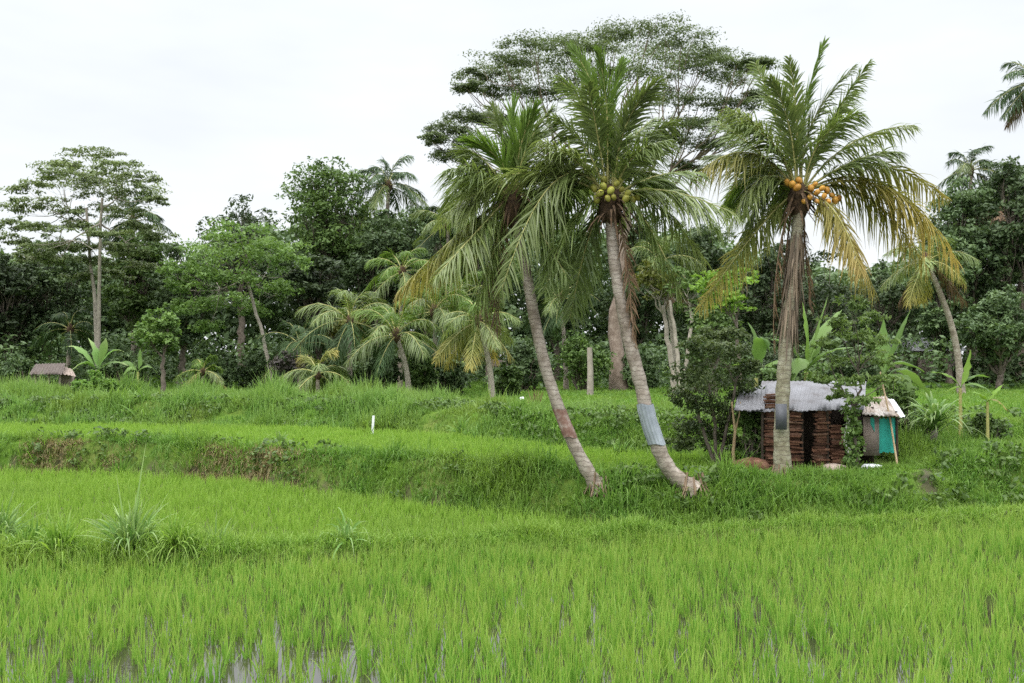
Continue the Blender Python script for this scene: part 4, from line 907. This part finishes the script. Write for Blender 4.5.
def solid(name, label, cat, mat, px, py, Y, rad, seed, rot=0.):
    rng = rs(seed); o = at(px, py, Y); o[2] = Hs(o[0], o[1]) + rad[2] * .6; mb = MB(); blob(mb, (0, 0, 0), rad, n=16, m=10, rng=rng, rough=.22)
    ob = mb.build(name, mat); ob.location = o; ob.rotation_euler = (0, .08, rot); return tag(ob, label, cat)
solid('sack', 'dusty pinkish crumpled sack lying before the clay stacks of the hut', 'sack', M['pinksack'], 836, 468, 22.9, (.36, .22, .12), 1)
solid('sack', 'white plastic bundle on the grass below the turquoise hut wall', 'sack', M['whitesheet'], 872, 466, 23.1, (.32, .18, .09), 2, .2)
solid('rubble_heap', 'low reddish clay heap by the dark shrub at the hut left corner', 'rubble', M['tile'], 752, 464, 23.4, (.42, .3, .2), 3)
mb = MB(); a = at(880, 372, 24.2); b_ = at(897, 458, 23.2); b_[2] = Hs(b_[0], b_[1])
tube(mb, [np.zeros(3), (a - b_) * .5 + np.array([.03, 0, 0]), a - b_], [.026, .023, .018], 8)
o = mb.build('bamboo_pole', M['bamboo']); o.location = b_; tag(o, 'long dry bamboo pole leaning over the turquoise end of the hut', 'pole')
mb = MB(); Y = 24.0; a = at(734, 475, Y); a[2] = Hs(a[0], a[1]) - .05; tube(mb, [np.zeros(3), (-.03, 0, .5), (.02, 0, 1.0), (-.06, 0, 1.7)], [.045, .04, .035, .02], 8)
tube(mb, [(.02, 0, 1.0), (.12, 0, 1.35), (.16, .05, 1.7)], [.025, .02, .012], 6)
o = mb.build('bare_stem', M['bamboo']); o.location = a; tag(o, 'crooked bare stem standing in front of the dark bushy shrub', 'stem')
mb = MB(); Y = 50; a = at(590, 392, Y); a[2] = Hs(a[0], a[1]) - .05; tube(mb, [np.zeros(3), (.02, 0, 1.3), (-.02, 0, 2.5)], [.17, .15, .13], 9, wob=.15, rng=rs(4))
o = mb.build('tree_stump', M['palebark']); o.location = a; tag(o, 'bare upright dead stump between the two leaning palm trunks', 'stump')
mb = MB(); Y = hit(373, 436) - .1; a = at(373, 436, Y); a[2] = Hs(a[0], a[1]) - .05; box(mb, (0, 0, .35), (.075, .05, .75), roll=.06)
o = mb.build('marker_stake', M['whitesheet'], smooth=False); o.location = a; tag(o, 'short white stake standing in the grass at the terrace edge', 'stake')
banana('small yellow-green leaf shoot beside the white stake', 367, hit(367, 436) - .15, 436, [(368, 428, 366, 418, .05, .12, 'lime'), (371, 432, 375, 426, .05, .1, 'lime'), (365, 432, 361, 428, .05, .1, 'lime')], 9, width=.1, stem=.02, name='leaf_shoot', cat='plant')
solid('bag', 'small white bag lying on the back terrace behind the left leaning palm', 'bag', M['whitesheet'], 522, 399, 44, (.15, .13, .13), 6)

# ------------------------------------------------------------------ far shelters
def shelter():
    Y = 50; x = X(52, Y); o = np.array([x, Y, Hs(x, Y)]); root = thing('shelter', o, 'little open field shelter with grey tin roof by the weeds at far left', 'shelter'); rng = rs(8)
    P = lambda px, py, y=Y: at(px, py, y) - o
    mb = MB(); corr_sheet(mb, P(36, 364, 51), P(66, 363, 51), P(62, 374, 49), P(29, 374, 49), 10, .02, rng); mb.build('roof', M['thatch'], root)
    mb = MB(); corr_sheet(mb, P(62, 366, 51.2), P(72, 369, 51.2), P(76, 376, 49.5), P(63, 374, 49.5), 4, .02, rng); mb.build('roof', M['board'], root)
    for px, y in ((36, 49.2), (49, 49.2), (60, 49.3), (40, 50.8), (66, 50.8)):
        mb = MB(); a = P(px, 372, y); b = a.copy(); b[2] = -.05; tube(mb, [b, a], .05, 6); mb.build('post', M['board'], root)
    mb = MB(); box(mb, P(68, 382, 50.2), (.5, .4, .9)); mb.build('wall', M['board'], root)
shelter()
def house():
    Y = 70; x = X(920, Y); o = np.array([x, Y, Hs(x, Y)]); root = thing('house', o, 'low faded pink house glimpsed through the trees behind the leaning far palm', 'house')
    mb = MB(); box(mb, (0, 0, 1.1), (4.2, 3, 2.2)); mb.build('wall', M['pinkwall'], root)
    mb = MB(); V = np.array([(-2.5, -1.9, 2.05), (2.5, -1.9, 2.05), (2.5, 1.9, 2.05), (-2.5, 1.9, 2.05), (-2.2, 0, 3.0), (2.2, 0, 3.0)])
    mb.add(V, [[0, 1, 5, 4], [2, 3, 4, 5], [0, 3, 2, 1]]); mb.add(V, [[1, 2, 5], [3, 0, 4]]); mb.build('roof', M['greyroof'], root, smooth=False)
    for dx in (-1.2, 1.0):
        mb = MB(); box(mb, (dx, -1.51, 1.15), (.8, .06, .9)); mb.build('window', M['darkwood'], root)
house()
def shack():
    Y = 58; x = X(512, Y); o = np.array([x, Y, Hs(x, Y)]); root = thing('shack', o, 'dark low shack with sloping roof in the shade under the trees', 'shack'); rng = rs(9)
    mb = MB(); corr_sheet(mb, (-1.4, .9, 1.9), (1.3, .9, 1.55), (1.5, -1, 1.1), (-1.5, -1, 1.5), 8, .02, rng); mb.build('roof', M['darkwood'], root)
    for a, b in ((-1.3, -.9), (1.3, -.9), (-1.3, .8), (1.3, .8)):
        mb = MB(); tube(mb, [(a, b, -.05), (a, b, 1.35)], .06, 6); mb.build('post', M['darkwood'], root)
shack()

# ------------------------------------------------------------------ world, sun, camera
SUN_EL, SUN_AZ = 58, -35            # degrees; azimuth from +Y (view direction), clockwise
def world():
    w = bpy.data.worlds.new('World'); scene.world = w; w.use_nodes = True; nt = w.node_tree; nt.nodes.clear()
    o = nd(nt, 'ShaderNodeOutputWorld'); bg = nd(nt, 'ShaderNodeBackground'); bg.inputs[1].default_value = .1
    sky = nd(nt, 'ShaderNodeTexSky', sky_type='NISHITA'); sky.sun_disc = False
    sky.sun_elevation = R(SUN_EL); sky.sun_rotation = R(SUN_AZ)
    tc = nd(nt, 'ShaderNodeTexCoord'); sp = nd(nt, 'ShaderNodeSeparateXYZ'); nt.links.new(tc.outputs['Generated'], sp.inputs[0])
    # overcast: the cloud sheet is about three times brighter overhead than near the horizon
    g = ramp(nt, sp.outputs[2], [(0, (.196, .202, .207)), (.36, (.190, .199, .206)), (.6, (.62, .63, .64)), (1, (1, 1.0, 1.0))])
    mp = nd(nt, 'ShaderNodeMapping'); mp.inputs['Scale'].default_value = (1, 1, 3.5); nt.links.new(tc.outputs['Generated'], mp.inputs[0])
    cl = ramp(nt, noise(nt, 2.2, 4, vec=mp.outputs[0]), [(.3, (.96, .965, .975)), (.5, (1.04, 1.04, 1.04)), (.7, (1.13, 1.12, 1.11))])
    cloud = mixc(nt, 1., g, cl, 'MULTIPLY')
    sc_ = nd(nt, 'ShaderNodeVectorMath', operation='SCALE'); sc_.inputs['Scale'].default_value = CLOUD
    nt.links.new(cloud, sc_.inputs[0])
    col = mixc(nt, .95, sky.outputs[0], sc_.outputs[0])
    nt.links.new(col, bg.inputs[0]); nt.links.new(bg.outputs[0], o.inputs[0])
CLOUD = 33.
world()
sun = bpy.data.lights.new('sun', 'SUN'); sun.energy = 1.5; sun.angle = R(25); sun.color = (1, .96, .90)
so = bpy.data.objects.new('sun', sun); COL.objects.link(so)
el, az = R(SUN_EL), R(SUN_AZ)
d = Vector((math.sin(az) * math.cos(el), -math.cos(az) * math.cos(el) * 1, math.sin(el)))
so.rotation_euler = d.to_track_quat('Z', 'Y').to_euler(); so.location = (0, 0, 40)

cam = bpy.data.cameras.new('camera'); co = bpy.data.objects.new('camera', cam); COL.objects.link(co)
cam.sensor_width = 36; cam.lens = 36 * F / 1024; cam.clip_end = 4000; cam.clip_start = .1
co.location = (0, 0, CAM_H); co.rotation_euler = (R(90) + math.atan((HY - 341.5) / F), 0, 0)
scene.camera = co
scene.view_settings.view_transform = 'Standard'; scene.view_settings.look = 'None'
scene.view_settings.exposure = .57; scene.view_settings.gamma = 1
c = scene.cycles; c.max_bounces = 6; c.diffuse_bounces = 3; c.glossy_bounces = 2; c.transmission_bounces = 4; c.transparent_max_bounces = 4
c.use_denoising = False; c.sample_clamp_indirect = 5
